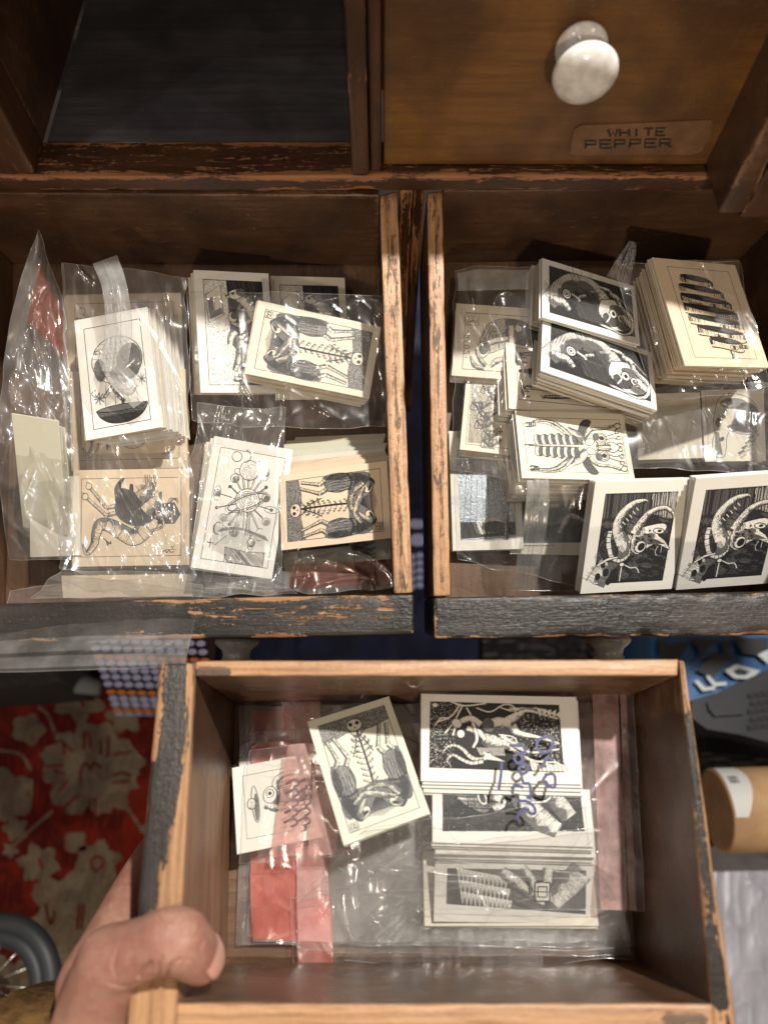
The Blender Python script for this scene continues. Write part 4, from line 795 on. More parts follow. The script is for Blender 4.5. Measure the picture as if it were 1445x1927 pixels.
# end of the drawer pulled out of the next column, top right
pr = empty('open_drawer', CY(1430, 300, YC - .05), 'brown drawer side sticking out of the cabinet at the upper right edge of the photo', 'drawer')
xq = CY(1400, 300, YC - .03).x; zq = CY(1421, 399, YC - .03).z
box('side_board', xq, xq + .012, YC - .032, YC + .12, zq, ZT - .004, [WALLW, WALLW], pr, seed=50, chips=1.5, r=.003)
box('front_board', xq + .0125, xq + .19, YC - .030, YC - .012, zq - .004, ZT - .002, [CABW], pr, seed=51, chips=1.5, r=.002)
# ------------------------------------------------------------------ cards
def at4(fr, quad, h):
    hs = h if isinstance(h, (list, tuple)) else [h] * 4
    return [fr.at(p[0], p[1], k) for p, k in zip(quad, hs)]
def basis(W4):
    c = sum(W4, Vector()) / 4; U = (W4[1] - W4[0] + W4[2] - W4[3]) / 2; V = (W4[3] - W4[0] + W4[2] - W4[1]) / 2
    lu, lv = U.length, V.length; u = U.normalized(); v = V.normalized(); m = (u + v).normalized(); k = (u - v).normalized()
    u = ((m + k) / math.sqrt(2)).normalized(); v = ((m - k) / math.sqrt(2)).normalized(); return c, u, v, v.cross(u).normalized(), lu, lv
def slab(name, lu, lv, t, mat):
    x, y = lu / 2, lv / 2; b = min(.00012, t * .3)
    V = []
    for (dx, dz) in ((b, 0), (0, -b), (0, -t + b), (b, -t)):
        V += [(-x + dx, y - dx, dz), (x - dx, y - dx, dz), (x - dx, -y + dx, dz), (-x + dx, -y + dx, dz)]
    F = [(0, 3, 2, 1), (12, 13, 14, 15)]
    for r in range(3):
        for k in range(4): F.append((r * 4 + k, r * 4 + (k + 1) % 4, r * 4 + 4 + (k + 1) % 4, r * 4 + 4 + k))
    me = bpy.data.meshes.new(name); me.from_pydata(V, [], F); me.materials.append(mat); me.update(); return me
NCARD = 0
def lean(fr, quad, h):
    """corner heights of a card that leans a little on its pile: the least tilt that makes its four seen corners a true rectangle"""
    hs = list(h) if isinstance(h, (list, tuple)) else [h] * 4; best = None
    for a_ in np.linspace(-.016, .016, 17):
        for b_ in np.linspace(-.016, .016, 17):
            hh = [hs[0] - a_ - b_, hs[1] + a_ - b_, hs[2] + a_ + b_, hs[3] - a_ + b_]; c = at4(fr, quad, hh)
            U = (c[1] - c[0] + c[2] - c[3]); V = (c[3] - c[0] + c[2] - c[1]); e = abs(U.normalized().dot(V.normalized())) * 3 + (abs(a_) + abs(b_)) * 9
            if best is None or e < best[0]: best = (e, hh, a_, b_)
    return best[1]
ORD = 'first second third fourth fifth sixth seventh eighth ninth tenth eleventh twelfth thirteenth fourteenth fifteenth sixteenth seventeenth eighteenth nineteenth twentieth twenty-first twenty-second twenty-third twenty-fourth twenty-fifth'.split()
def mat_from(c, u, v, n): return Matrix(((u.x, -v.x, n.x, c.x), (u.y, -v.y, n.y, c.y), (u.z, -v.z, n.z, c.z), (0, 0, 0, 1)))
def stack(fr, quad, h, label, n=0, under=None, group=None, art=None, rot=0, mat=None, inkp=None, d=(0, 0), hb=.002, twist=0, jit=.0009, mats=None, tmax=.0010, ease=1.0, jrot=.8, tf=.62):
    """the topmost card carries the drawing; n more cards lie below it, fanned towards (d pixels, twist degrees)"""
    global NCARD
    mat = mat or P_CREAM; W4 = at4(fr, quad, lean(fr, quad, h)); c, u, v, nn, lu, lv = basis(W4)
    hc = sum(h) / 4 if isinstance(h, (list, tuple)) else h
    gap = (hc - hb) / n if n else .001; t = min(tmax, gap * tf) if n else .0005
    me = slab('card', lu, lv, t, mat); o = bpy.data.objects.new('printed_card' if art else 'blank_card', me); COL.objects.link(o)
    o.matrix_world = mat_from(c, u, v, nn); o['_o'] = list(c); tag(o, label, 'card', group if n else None); NCARD += 1
    if art:
        L = [(-lu / 2, lv / 2), (lu / 2, lv / 2), (lu / 2, -lv / 2), (-lu / 2, -lv / 2)]; L = L[rot:] + L[:rot]
        TL, TR, BL = (np.array((*L[0], 0.0)), np.array((*L[1], 0.0)), np.array((*L[3], 0.0)))
        pm = art.build.__func__  # noqa
        A = np.array(art.V); lvz = A[:, 2:3] / max(6.0, art.lv) * 0.00016
        X = TL + A[:, 0:1] / art.W * (TR - TL) + A[:, 1:2] / art.H * (BL - TL) + np.array((0, 0, 1.0)) * (.00004 + lvz)
        pme = bpy.data.meshes.new('print'); pme.from_pydata(X.tolist(), [], art.F)
        for m in (INK, inkp or mat, INKG, SILVER, INKM): pme.materials.append(m)
        pme.polygons.foreach_set('material_index', art.M); pme.update()
        po = bpy.data.objects.new('print', pme); COL.objects.link(po); po.parent = o
    if n:
        cx = sum(p[0] for p in quad) / 4; cy = sum(p[1] for p in quad) / 4
        ms = [me] + [slab('card', lu, lv, t, m) for m in (mats or [])]
        for i in range(1, n + 1):
            f = i / n; fe = f ** ease; hh = hc + (hb - hc) * f
            base = c + (fr.at(cx + d[0] * fe, cy + d[1] * fe, hh) - fr.at(cx, cy, hc))
            tw = math.radians(twist * fe + random.uniform(-jrot, jrot)); R = Matrix.Rotation(tw, 3, nn)
            q = bpy.data.objects.new('stacked_card', random.choice(ms)); COL.objects.link(q)
            base += u * random.uniform(-jit, jit) + v * random.uniform(-jit, jit)
            q.matrix_world = mat_from(base, R @ u, R @ v, nn); cn = {'white_card_stock': 'white', 'cream_card_stock': 'cream', 'tan_card_stock': 'tan'}.get(q.data.materials[0].name, 'greyish'); tag(q, cn + ' card' + under[under.index('card') + 4:] + ', ' + ORD[i - 1] + ' down', 'card', group); NCARD += 1
    return o
mixw = [P_WHITE, P_CREAM]; mixc_ = [P_CREAM, P_TAN, P_WHITE]
SK = art_skeltree(1); SHR = art_shrimp(4); WIN = art_window(2); SCF = art_scarf(9); GOAT = art_goat(14)
# --- left drawer
for k, (q, hh, lb, a_) in enumerate((
    ([(124, 557), (342, 550), (346, 728), (128, 735)], .014, 'tan card half hidden at the top behind the balloon pile', True),
    ([(133, 700), (350, 694), (353, 880), (139, 886)], .017, 'tan card with a claw showing below the balloon pile', True),
    )):
    stack(UP, q, hh, lb, 3, 'tan card under the half hidden tan card behind the balloon pile' if k == 0 else 'tan card under the tan card whose claw shows below the balloon pile', 'tan cards behind the balloon pile' if k == 0 else 'tan cards below the balloon pile', SHR, 0, P_TAN, hb=hh - .006, d=(-2, 3))
stack(UP, [(136, 884), (358, 882), (355, 1063), (138, 1067)], .024, 'tan card with a winged shrimp tailed creature, at the front of the left drawer', 9, 'dark edged card under the tan shrimp creature card', 'cards under the tan creature card', SHR, 0, P_TAN, hb=.004, d=(0, 20), mats=[P_GREY, P_TAN], jit=.0004)
stack(UP, [(141, 603), (278, 577), (303, 803), (161, 830)], .046, 'white card with a hot air balloon carrying a boat, on its thick fanned pile', 22, 'white card fanned out under the balloon card', 'cards fanned under the balloon card', art_balloon(), 0, P_WHITE, hb=.010, d=(66, 26), twist=-2, jit=.0012, mats=[P_WHITE, P_CREAM], tmax=.0008, tf=.45)
stack(UP, [(508, 518), (648, 523), (662, 748), (520, 748)], .018, 'card with the bird headed walker partly hidden behind the tree figure pile', 3, 'card under the half hidden bird headed walker card', 'cards under the half hidden walker card', WIN, 0, P_CREAM, hb=.012, d=(1, 3))
stack(UP, [(362, 507), (508, 515), (518, 738), (380, 740)], .034, 'white card with a bird headed walker beside a window, top centre of the left drawer', 10, 'cream card showing its edge left of the window walker card', 'cards under the window walker card', WIN, 0, P_WHITE, hb=.006, d=(-15, 9), mats=mixc_)
stack(UP, [(489, 563), (714, 617), (698, 749), (457, 704)], .046, 'cream card with two bent figures and a tree, heads left, beside the window card', 11, 'cream card stacked under the figure card whose heads point left', 'cards under the figures pointing left', SK, 1, P_CREAM, hb=.020, d=(-6, 20), mats=mixc_)
stack(UP, [(404, 821), (552, 846), (512, 1091), (359, 1067)], .034, 'white card with a machine of planets and moons, front centre of the left drawer', 10, 'white card fanned left under the planet machine card', 'cards under the planet machine card', art_orrery(), 0, P_WHITE, hb=.006, d=(-16, 4), twist=3, mats=mixw)
stack(UP, [(528, 1040), (662, 1028), (668, 1072), (540, 1088)], .010, 'pale card peeking out below the tan figure card', 0, mat=P_GREY)
stack(UP, [(655, 1012), (742, 1004), (745, 1050), (660, 1060)], .011, 'small printed corner of a card beside the right wall of the left drawer', 0, mat=P_CREAM, art=art_bugs(21))
stack(UP, [(523, 891), (731, 871), (735, 1008), (532, 1040)], .042, 'tan card with a skull at its left end, below the stepping blank cards', 9, 'blank backed card stepping up behind the tan skull card', 'blank cards stepping behind the tan skull card', SK, 3, P_TAN, inkp=P_TAN, hb=.008, d=(-3, -70), twist=-6, mats=[P_GREY, P_CREAM], jit=.0009, jrot=.5, tf=.4)
stack(UP, [(24, 770), (108, 800), (128, 1000), (42, 1000)], .040, 'blank greenish cream card standing in the crinkled bag at the left wall', 2, 'blank cream card inside the crinkled bag at the left wall', 'blank cards in the crinkled bag', None, 0, P_GREY, hb=.032, d=(12, 14))
stack(UP, [(55, 900), (150, 895), (152, 1046), (58, 1048)], .026, 'blank cream card lowest in the bag by the left wall', 2, 'blank cream card under the lowest card of the left wall bag', 'blank cards low in the left wall bag', None, 0, P_CREAM, hb=.018, d=(-4, 1))
stack(UP, [(125, 1084), (352, 1080), (372, 1122), (110, 1126)], .020, 'card edge lying in the bag against the front board of the left drawer', 0, mat=P_TAN)
# --- right drawer
stack(UP, [(845, 812), (975, 806), (985, 1033), (851, 1037)], .012, 'card with a glossy silvery dark print by the left wall of the right drawer', 2, 'card under the glossy silvery card', 'cards under the silvery card', art_silver(), 0, P_WHITE, hb=.008, d=(-3, 2))
stack(UP, [(958, 925), (1125, 918), (1118, 1050), (962, 1038)], .012, 'brownish dark card under plastic between the silvery card and the horned head cards', 2, 'card under the brownish dark card', 'cards under the brownish dark card', art_darkcard(), 0, P_CREAM, hb=.008)
stack(UP, [(856, 569), (1075, 587), (1066, 722), (852, 707)], .026, 'cream card with a robed figure and small date lettering in the right drawer', 5, 'cream card under the robed figure card', 'cards under the robed figure card', art_robe(), 0, P_CREAM, hb=.010, d=(-8, 16), mats=mixw)
stack(UP, [(877, 702), (1010, 712), (998, 864), (866, 843)], .024, 'cream card of tangled insects left of the beetle pile', 5, 'cream card under the tangled insects card', 'cards under the tangled insects card', art_bugs(), 0, P_CREAM, hb=.010, d=(-2, 14))
stack(UP, [(942, 637), (1165, 655), (1170, 790), (966, 767)], .033, 'cream card with two clawed legs showing, above the beetle card', 9, 'cream card edge fanned under the clawed legs card', 'cards under the clawed legs card', art_legs(), 0, P_CREAM, hb=.008, d=(-42, 34), mats=mixw, tf=.45, jit=.0012)
stack(UP, [(1196, 742), (1316, 738), (1322, 862), (1200, 866)], .018, 'blank cream card under shiny plastic in the middle of the right drawer', 3, 'blank cream card under the shiny plastic', 'blank cream cards under shiny plastic', None, 0, P_CREAM, hb=.010, d=(2, 8))
stack(UP, [(1318, 737), (1436, 728), (1446, 870), (1326, 866)], .020, 'card with a large bird skull headed face below the striped head pile', 3, 'card under the bird skull card', 'cards under the bird skull card', art_skullbird(), 0, P_CREAM, hb=.010, d=(2, 8))
stack(UP, [(1022, 488), (1192, 536), (1206, 652), (1017, 594)], .048, 'card with a bespectacled scarf creature in half shade, behind its twin', 14, 'cream card stacked under the shaded scarf creature card', 'cards under the shaded scarf creature', SCF, 0, P_WHITE, hb=.012, d=(-36, 20), mats=mixc_, tf=.5, jit=.0012)
stack(UP, [(968, 768), (1173, 783), (1194, 900), (982, 904)], .050, 'cream card with a large winged beetle seen from above', 14, 'cream card fanned to the lower left of the beetle card', 'cards under the beetle card', art_beetle(), 0, P_CREAM, hb=.006, d=(-42, 48), mats=mixw, twist=3, tf=.45, jit=.0012)
stack(UP, [(1024, 585), (1224, 668), (1238, 766), (1014, 703)], .058, 'white card with a bespectacled scarf creature fully lit, uppermost in the right drawer', 14, 'white card in the thick pile under the lit scarf creature card', 'cards under the lit scarf creature', SCF, 0, P_WHITE, hb=.018, d=(-26, 34), mats=mixc_, tf=.5, jit=.0012)
stack(UP, [(1226, 486), (1384, 497), (1445, 693), (1290, 687)], .066, 'tan card with a head peeled into ribbons of eyes, on a thick leaning pile', 18, 'tan card fanned left under the peeled ribbon head card', 'cards fanned under the peeled ribbon head', art_peel(), 0, P_TAN, hb=.010, d=(-56, 44), twist=-2, mats=[P_TAN, P_CREAM], tmax=.0012, tf=.42, jit=.0014)
for k, (q, hs) in enumerate((([(1119, 909), (1303, 899), (1262, 1110), (1092, 1116)], [.062, .062, .032, .032]), ([(1312, 900), (1500, 886), (1452, 1098), (1268, 1110)], [.066, .066, .032, .032]))):
    stack(UP, q, hs, ('black card with a spotted horned head on a collar, next to the zip strip', 'black card with a spotted horned head, cut by the right edge of the photo')[k], 5, ('white card behind the horned head card next to the zip strip', 'white card behind the horned head card at the photo edge')[k],
          ('cards behind the nearer horned head', 'cards behind the edge horned head')[k], GOAT, 0, P_WHITE, hb=.038, d=(-12, -6), jit=.0003, jrot=.3)
# --- held drawer
stack(HE, [(448, 1425), (655, 1388), (672, 1552), (458, 1600)], .012, 'white card peeking out above the round hat creature card', 1, 'white card under the round hat creature cards', 'cards under the round hat creature', None, 0, P_WHITE, hb=.010, d=(2, 6))
stack(HE, [(435, 1446), (655, 1402), (675, 1562), (448, 1607)], .016, 'white card with a round hatted tusked creature at the left of the held drawer', 0, art=art_ufo(), mat=P_WHITE)
stack(HE, [(797, 1600), (1110, 1604), (1128, 1742), (797, 1744)], .014, 'blank bordered card just under the belt buckle card in the held drawer', 4, 'cream card under the belt buckle card', 'cards under the belt buckle card', None, 0, P_CREAM, hb=.008, d=(0, 3))
stack(HE, [(818, 1628), (1118, 1628), (1116, 1741), (816, 1732)], .0185, 'white card with feathers and a belt buckle, lowest in the held drawer', 0, art=art_feather(), mat=P_WHITE)
stack(HE, [(811, 1478), (1112, 1486), (1114, 1592), (816, 1588)], .031, 'card with a dark mushroom headed creature in the middle of the held drawer column', 8, 'card stepping down below the mushroom headed creature card', 'cards under the mushroom creature', art_mushroom(), 0, P_WHITE, hb=.0175, d=(6, 46), mats=mixw, tf=.5, jit=.0008, jrot=.4)
stack(HE, [(795, 1306), (1081, 1311), (1096, 1478), (789, 1469)], .038, 'dark card with two huddled riders and long legged beasts, topmost of the held drawer column', 4, 'card stepping down below the two riders card', 'cards under the riders card', art_riders(), 0, P_WHITE, hb=.033, d=(6, 26), mats=mixw, jit=.0006, jrot=.3)
stack(HE, [(580, 1357), (730, 1311), (811, 1530), (645, 1593)], .036, 'loose tilted greyish card with two bent figures and a tree, skull at its top', 2, 'card directly under the loose tilted figure card', 'cards under the loose tilted card', SK, 0, P_GREY, hb=.0345, d=(2, 3), jit=.0002, jrot=.3)
print('cards', NCARD)
# ------------------------------------------------------------------ clear plastic bags
def at_np(fr, PX, PY, Hh):
    Fw, Rt_, Up_ = (np.array(x) for x in (FW, RT, UPV)); N = np.array(fr.N); C = np.array(CAM)
    D = Fw + Rt_ * ((PX - 722.5) / FPX)[..., None] + Up_ * ((963.5 - PY) / FPX)[..., None]
    P0 = np.array(fr.P0) - N * (fr.depth - Hh)[..., None]
    t = ((P0 - C) * N).sum(-1) / (D * N).sum(-1); return C + D * t[..., None]
class Crumple:
    """plastic relief in metres over (x, y) in millimetres: long pressed folds plus facets"""
    def __init__(s, seed, w, h, folds=14, amp=1.0, facets=1.0, radiate=None):
        r = random.Random(seed); s.L = []; s.seed = seed; s.facets = facets
        for i in range(folds):
            x, y, th = r.uniform(0, w), r.uniform(0, h), r.uniform(0, math.pi)
            if radiate: th = radiate + r.gauss(0, .28)
            s.L.append((x, y, th, r.uniform(6, 34), r.uniform(.35, 1.3), amp * r.uniform(.35, 1.3), r.uniform(-.02, .02)))
    def __call__(s, X, Y):
        Z = np.zeros_like(X)
        for x, y, th, ln, wd, am, cv in s.L:
            t = (X - x) * math.cos(th) + (Y - y) * math.sin(th); d = -(X - x) * math.sin(th) + (Y - y) * math.cos(th) + cv * t * t
            Z += am * 0.55 * np.exp(-np.abs(d) / wd) * np.exp(-(t / ln) ** 4)
        X0, Y0 = X, Y; P = np.stack([X.ravel(), Y.ravel() * .6, np.zeros(X.size) + s.seed * 3.3], 1)
        a_ = np.abs(vnoise(P, .075, s.seed) - .5) * 2; b_ = np.abs(vnoise(P + 40, .17, s.seed + 5) - .5) * 2
        Z += (s.facets * (1.7 * (1 - a_) + .28 * (1 - b_))).reshape(X.shape)
        return Z * .001
class Sheet:
    def __init__(s, fr, quad, h, seed=1, folds=14, amp=1.0, facets=.8, bow=(0, 0, 0, 0), rag=3, radiate=None, hump=0.0):
        s.fr, s.q, s.seed, s.hump = fr, [np.array(p, float) for p in quad], seed, hump
        s.h = h if isinstance(h, (list, tuple)) else [h] * 4; s.bow = bow; s.rag = rag
        c = [fr.at(p[0], p[1], k) for p, k in zip(quad, s.h)]; s.w = (c[1] - c[0]).length * 1000; s.l = (c[3] - c[0]).length * 1000
        s.cr = Crumple(seed, s.w, s.l, folds, amp, facets, radiate)
    def __call__(s, U, V, lift=0.0):
        q, h = s.q, s.h; f = lambda a_, b_, c_, d_: (1 - V) * ((1 - U) * a_ + U * b_) + V * ((1 - U) * d_ + U * c_)
        PX = f(*(p[0] for p in q)); PY = f(*(p[1] for p in q)); H = f(*h)
        t, r, b, l = s.bow; PY = PY + t * 4 * U * (1 - U) * (1 - V) + b * 4 * U * (1 - U) * V; PX = PX + r * 4 * V * (1 - V) * U + l * 4 * V * (1 - V) * (1 - U)
        P = np.stack([(U * s.w).ravel(), (V * s.l).ravel(), np.zeros(U.size)], 1)
        e = np.minimum(np.minimum(U, 1 - U), np.minimum(V, 1 - V)); ew = np.clip(1 - e / .12, 0, 1)
        PX = PX + (vnoise(P, .09, s.seed + 9).reshape(U.shape) - .5) * s.rag * 2 * ew; PY = PY + (vnoise(P, .09, s.seed + 8).reshape(U.shape) - .5) * s.rag * 2 * ew
        H = H + s.cr(U * s.w, V * s.l) + s.hump * np.sin(np.pi * U) * np.sin(np.pi * V) + lift
        return at_np(s.fr, PX, PY, H)
    def patch(s, name, u0, u1, v0, v1, mat, parent, lift=0.0, step=.9, skew=0.0):
        nu = max(2, min(130, int(s.w * abs(u1 - u0) / step))); nv = max(2, min(150, int(s.l * abs(v1 - v0) / step)))
        U, V = np.meshgrid(np.linspace(u0, u1, nu), np.linspace(v0, v1, nv)); U = U + skew * (V - .5)
        X = s(U, V, lift).reshape(-1, 3); F = [(j * nu + i, j * nu + i + 1, (j + 1) * nu + i + 1, (j + 1) * nu + i) for j in range(nv - 1) for i in range(nu - 1)]
        return mesh(name, X, F, mat, parent, smooth=True)
    def seam(s, parent, r=.00016, sides='trbl', mat=None):
        T = np.linspace(0, 1, 60); Z = np.zeros(60); O = np.ones(60); ed = dict(t=(T, Z), r=(O, T), b=(T, O), l=(Z, T))
        for k in sides:
            X = s(*ed[k], .0001); V, F = tube([tuple(p) for p in X], r, 5); mesh('seam', V, F, mat or SEAM, parent, smooth=True)
def creases(s, parent, n, seed, r=.00009, ln=(.06, .42), th=None):
    """sharp pressed creases: thin rounded ridges of the same plastic that catch the lamps along their length"""
    q = random.Random(seed); V, F = [], []
    for i in range(n):
        u, v = q.uniform(.08, .92), q.uniform(.08, .92); a_ = (q.uniform(0, 6.28) if th is None else th + q.gauss(0, .35)); L = q.uniform(*ln) * max(s.w, s.l); U, W = [], []; cv = q.gauss(0, .45); kink = q.randrange(4, 30)
        for k in range(22):
            U.append(u); W.append(v); a_ += cv / 22 + q.gauss(0, .025) + (q.gauss(0, .7) if k == kink else 0); u += math.cos(a_) * L / 22 / s.w; v += math.sin(a_) * L / 22 / s.l
            if not (.01 < u < .99 and .01 < v < .99): break
        if len(U) < 5: continue
        X = s(np.array(U), np.array(W), .0001); m = len(X); R = [r * (.25 + .95 * math.sin(math.pi * (k + .3) / (m - .4)) ** .7) * q.uniform(.7, 1.2) for k in range(m)]
        v_, f_ = tube([tuple(p) for p in X], R, 6); b = len(V); V += v_; F += [tuple(b + j for j in t) for t in f_]
    if V: o = mesh('crease', V, F, CREASE, parent, smooth=True); o['kind'] = 'stuff'
def bag(label, fr, quad, h, mat=None, strips=(), seams='trbl', seed=1, back=0.0, ncr=None, **k):
    s = Sheet(fr, quad, h, seed=seed, **k); c = s(np.array([.5]), np.array([.5]))[0]
    o = empty('plastic_bag', c, label, 'plastic bag')
    s.patch('front_sheet', 0, 1, 0, 1, mat or CLEAR, o)
    if back: s.patch('back_sheet', 0.01, .99, 0.01, .99, mat or CLEAR, o, lift=-back, step=1.6)
    for st in strips:
        nm, u0, u1, v0, v1, m = st[:6]; s.patch(nm, u0, u1, v0, v1, m, o, lift=.00025, skew=st[6] if len(st) > 6 else 0)
    if seams: s.seam(o, sides=seams)
    creases(s, o, ncr if ncr is not None else int(k.get('folds', 14) * .8), seed, th=k.get('radiate'))
    if fr is HE and s.w > 60: creases(s, o, 9, seed + 50, r=.00015, ln=(.3, .8))
    return o, s
# left drawer
bag('crinkled clear bag standing against the left wall of the left drawer, with a red band', UP, [(70, 432), (118, 560), (140, 1052), (18, 1052)], [.075, .050, .040, .020], CLEAR2,
    [('red_band', .25, .95, .06, .24, FAINTR)], seed=3, folds=34, amp=2.6, facets=2.4, bow=(0, 8, 0, -42), radiate=1.5, rag=6, back=.004)
bag('long clear bag lying over the balloon pile and the tan creature cards', UP, [(120, 494), (350, 520), (366, 1092), (116, 1076)], [.052, .052, .034, .030], CLEAR2,
    [('milky_strip', 0.0, .02, .0, .9, MILKY)], seed=5, folds=26, amp=1.7, facets=1.5, rag=6, radiate=1.2)
ZS = Sheet(UP, [(170, 487), (232, 490), (282, 735), (225, 742)], [.070, .066, .060, .064], seed=8, folds=2, amp=.3, facets=.3, bow=(0, -2, 0, -8), rag=1)
o = empty('plastic_bag', ZS(np.array([.5]), np.array([.5]))[0], 'narrow milky zip strip curving down over the balloon card', 'plastic bag')
def ribbon(name, fr, path, h, wd, mat, parent, n=60, cr=None, edges=True, mid=None):
    """a band of film along pixel path; wd its width in pixels at each point"""
    P = catmull([(p[0], p[1], hh, w_) for p, hh, w_ in zip(path, h, wd)], 12); m = len(P); k = 13; X = []
    for i, p in enumerate(P):
        a_, b_ = P[max(0, i - 1)], P[min(m - 1, i + 1)]; dx, dy = b_[0] - a_[0], b_[1] - a_[1]; L = math.hypot(dx, dy) or 1
        for j in range(k):
            t = (j / (k - 1) - .5) * p[3]; X.append(tuple(fr.at(p[0] - dy / L * t, p[1] + dx / L * t, p[2] + .0003 * math.sin(j * 1.1 + i * .12) * .5 + (.0004 if j in (5, 7) else 0))))
    F = [(i * k + j, i * k + j + 1, (i + 1) * k + j + 1, (i + 1) * k + j) for i in range(m - 1) for j in range(k - 1)]
    s_ = mesh(name, X, F, mat, parent, smooth=True)
    if edges:
        for j in (0, k - 1, 5, 7):
            V, F = tube([X[i * k + j] for i in range(m)], .00013 if j in (0, k - 1) else .0002, 5); mesh('seam', V, F, SEAM, parent, smooth=True)
    return s_
ribbon('zip_strip', UP, [(198, 488), (216, 540), (224, 620), (216, 700)], [.070, .074, .070, .062], [48, 46, 50, 46], MILKY, o)
ribbon('zip_strip', UP, [(196, 655), (222, 702), (252, 735), (268, 757)], [.060, .060, .058, .058], [34, 44, 44, 40], MILKY, o)
bag('clear bag around the window walker and figure piles in the back of the left drawer', UP, [(352, 552), (722, 560), (742, 800), (360, 790)], [.050, .058, .046, .050], CLEAR, seed=11, folds=22, amp=1.6, facets=1.3, rag=7, bow=(-6, 0, 10, 0))
bag('clear bag over the planet machine pile, bunched at its top', UP, [(372, 760), (540, 770), (528, 1114), (340, 1100)], [.050, .050, .040, .036], CLEAR2, [('zip_strip', .30, .88, .60, .76, MILKY)], seed=14, folds=26, amp=1.9, facets=1.5, rag=7, radiate=1.4)
bag('clear bag with a red band crumpled under the tan skull card', UP, [(530, 1010), (740, 995), (742, 1108), (520, 1116)], [.016, .018, .022, .020], CLEAR2, [('red_band', .10, .98, .50, .92, FAINTR)], seed=17, folds=12, amp=1.6, facets=1.6, rag=6)
o, s = bag('clear bag hanging out over the front board of the left drawer', UP, [(20, 1112), (382, 1100), (347, 1255), (-40, 1266)], [.052, .060, .094, .094], CLEAR2, [('zip_strip', .0, 1.0, .62, .78, DIMST), ('zip_strip', .0, 1.0, .83, .96, DIMST)], seed=19, folds=16, amp=1.3, facets=.7, rag=2, bow=(-14, 0, 0, 6))
bag('clear bag slumped along the front edge inside the left drawer', UP, [(116, 1070), (520, 1088), (560, 1118), (60, 1128)], [.026, .030, .060, .060], CLEAR2, seed=20, folds=14, amp=1.8, facets=1.4, rag=5)
# right drawer
bag('clear bag over the robed figure and tangled insects cards', UP, [(858, 506), (1002, 500), (988, 905), (850, 880)], [.045, .056, .040, .030], CLEAR, [('milky_strip', .02, .95, .015, .11, MILKY)], seed=23, folds=14, amp=1.4, facets=.8, rag=5, radiate=1.2)
bag('thin clear bag round the thick peeled ribbon head pile, one ear sticking up', UP, [(1160, 500), (1392, 492), (1448, 726), (1235, 748)], [.062, .068, .070, .050], CLEAR, seed=26, folds=14, amp=1.3, facets=.8, rag=6, bow=(-6, 0, 10, -10))
oe = empty('plastic_bag', UP.at(1178, 480, .07), 'curled clear bag corner standing up behind the scarf creature cards', 'plastic bag')
ribbon('bag_corner', UP, [(1162, 528), (1174, 498), (1184, 474), (1190, 455)], [.055, .062, .072, .080], [44, 34, 24, 12], CLEAR2, oe)
bag('shiny clear bag over the bird skull card and the blank cream card', UP, [(1186, 728), (1450, 722), (1456, 892), (1170, 880)], [.034, .036, .060, .052], CLEAR2, seed=29, folds=30, amp=1.8, facets=2.0, rag=6, radiate=1.3)
bag('flat clear bag over the silvery card and beetle pile', UP, [(852, 862), (1112, 872), (1106, 1108), (862, 1052)], [.036, .052, .020, .020], CLEAR, seed=32, folds=16, amp=1.4, facets=.9, rag=6)
o = empty('plastic_bag', UP.at(1000, 1000, .03), 'flat clear bag with a milky zip strip left of the horned head cards', 'plastic bag')
s = Sheet(UP, [(1030, 878), (1090, 890), (1090, 1113), (962, 1110)], [.050, .050, .010, .010], seed=33, folds=6, amp=.8, facets=.4, rag=2); s.patch('front_sheet', 0, 1, 0, 1, CLEAR, o); s.seam(o, sides='bl')
ribbon('zip_strip', UP, [(1010, 884), (1012, 930), (1006, 990), (994, 1060), (986, 1108)], [.056, .056, .050, .034, .020], [38, 42, 44, 44, 42], MILKY, o)
# held drawer: a flat heap of empty zip bags, then the bags that hold cards
k_ = 0
for q, hh, st, lb in (
    ([(452, 1330), (1110, 1318), (1190, 1782), (446, 1778)], .003, [('red_band', .035, .17, .02, .98, RED)], 'lowest empty clear bag with a red band on the bottom of the held drawer'),
    ([(460, 1318), (900, 1316), (960, 1770), (470, 1760)], .005, [('red_band', .16, .32, .0, .55, RED)], 'empty clear bag with a short red band near the far wall of the held drawer'),
    ([(470, 1380), (1150, 1340), (1180, 1770), (476, 1772)], .007, [('red_band', .0, .12, .05, .99, RED), ('pink_band', .14, .20, .02, .98, PINK)], 'empty clear bag with red and pink bands at the left of the held drawer'),
    ([(548, 1690), (1005, 1676), (1024, 1832), (552, 1822)], .010, [('red_band', .02, .16, .0, 1.0, RED)], 'clear bag with a red band reaching lowest towards the near wall of the held drawer'),
    ([(556, 1340), (1060, 1338), (1185, 1800), (560, 1790)], .011, [('pink_band', .0, .10, .20, .96, PINK)], 'empty clear bag with a pink band beside the loose tilted card')):
    k_ += 1; bag(lb, HE, q, hh, LAYERS if k_ in (1, 3) else CLEAR, st, seed=40 + k_ * 2, folds=16, amp=.9, facets=.7, rag=4)
o, s = bag('clear bag with a pink zip band and blurred writing covering the round hat creature card', HE, [(470, 1410), (640, 1395), (640, 1612), (452, 1625)], [.022, .030, .026, .020], CLEAR, [('pink_band', .36, .66, .0, .96, PINK, -.12), ('pink_band', .70, .98, .0, .98, PINK, -.05)], seed=61, folds=8, amp=.9, facets=.6, rag=3)
BL = simple('blurred_grey_writing', (.16, .09, .09), .5)
def on(s, lift=.0006): return lambda u, v: Vector(s(np.array([u]), np.array([v]), lift)[0])
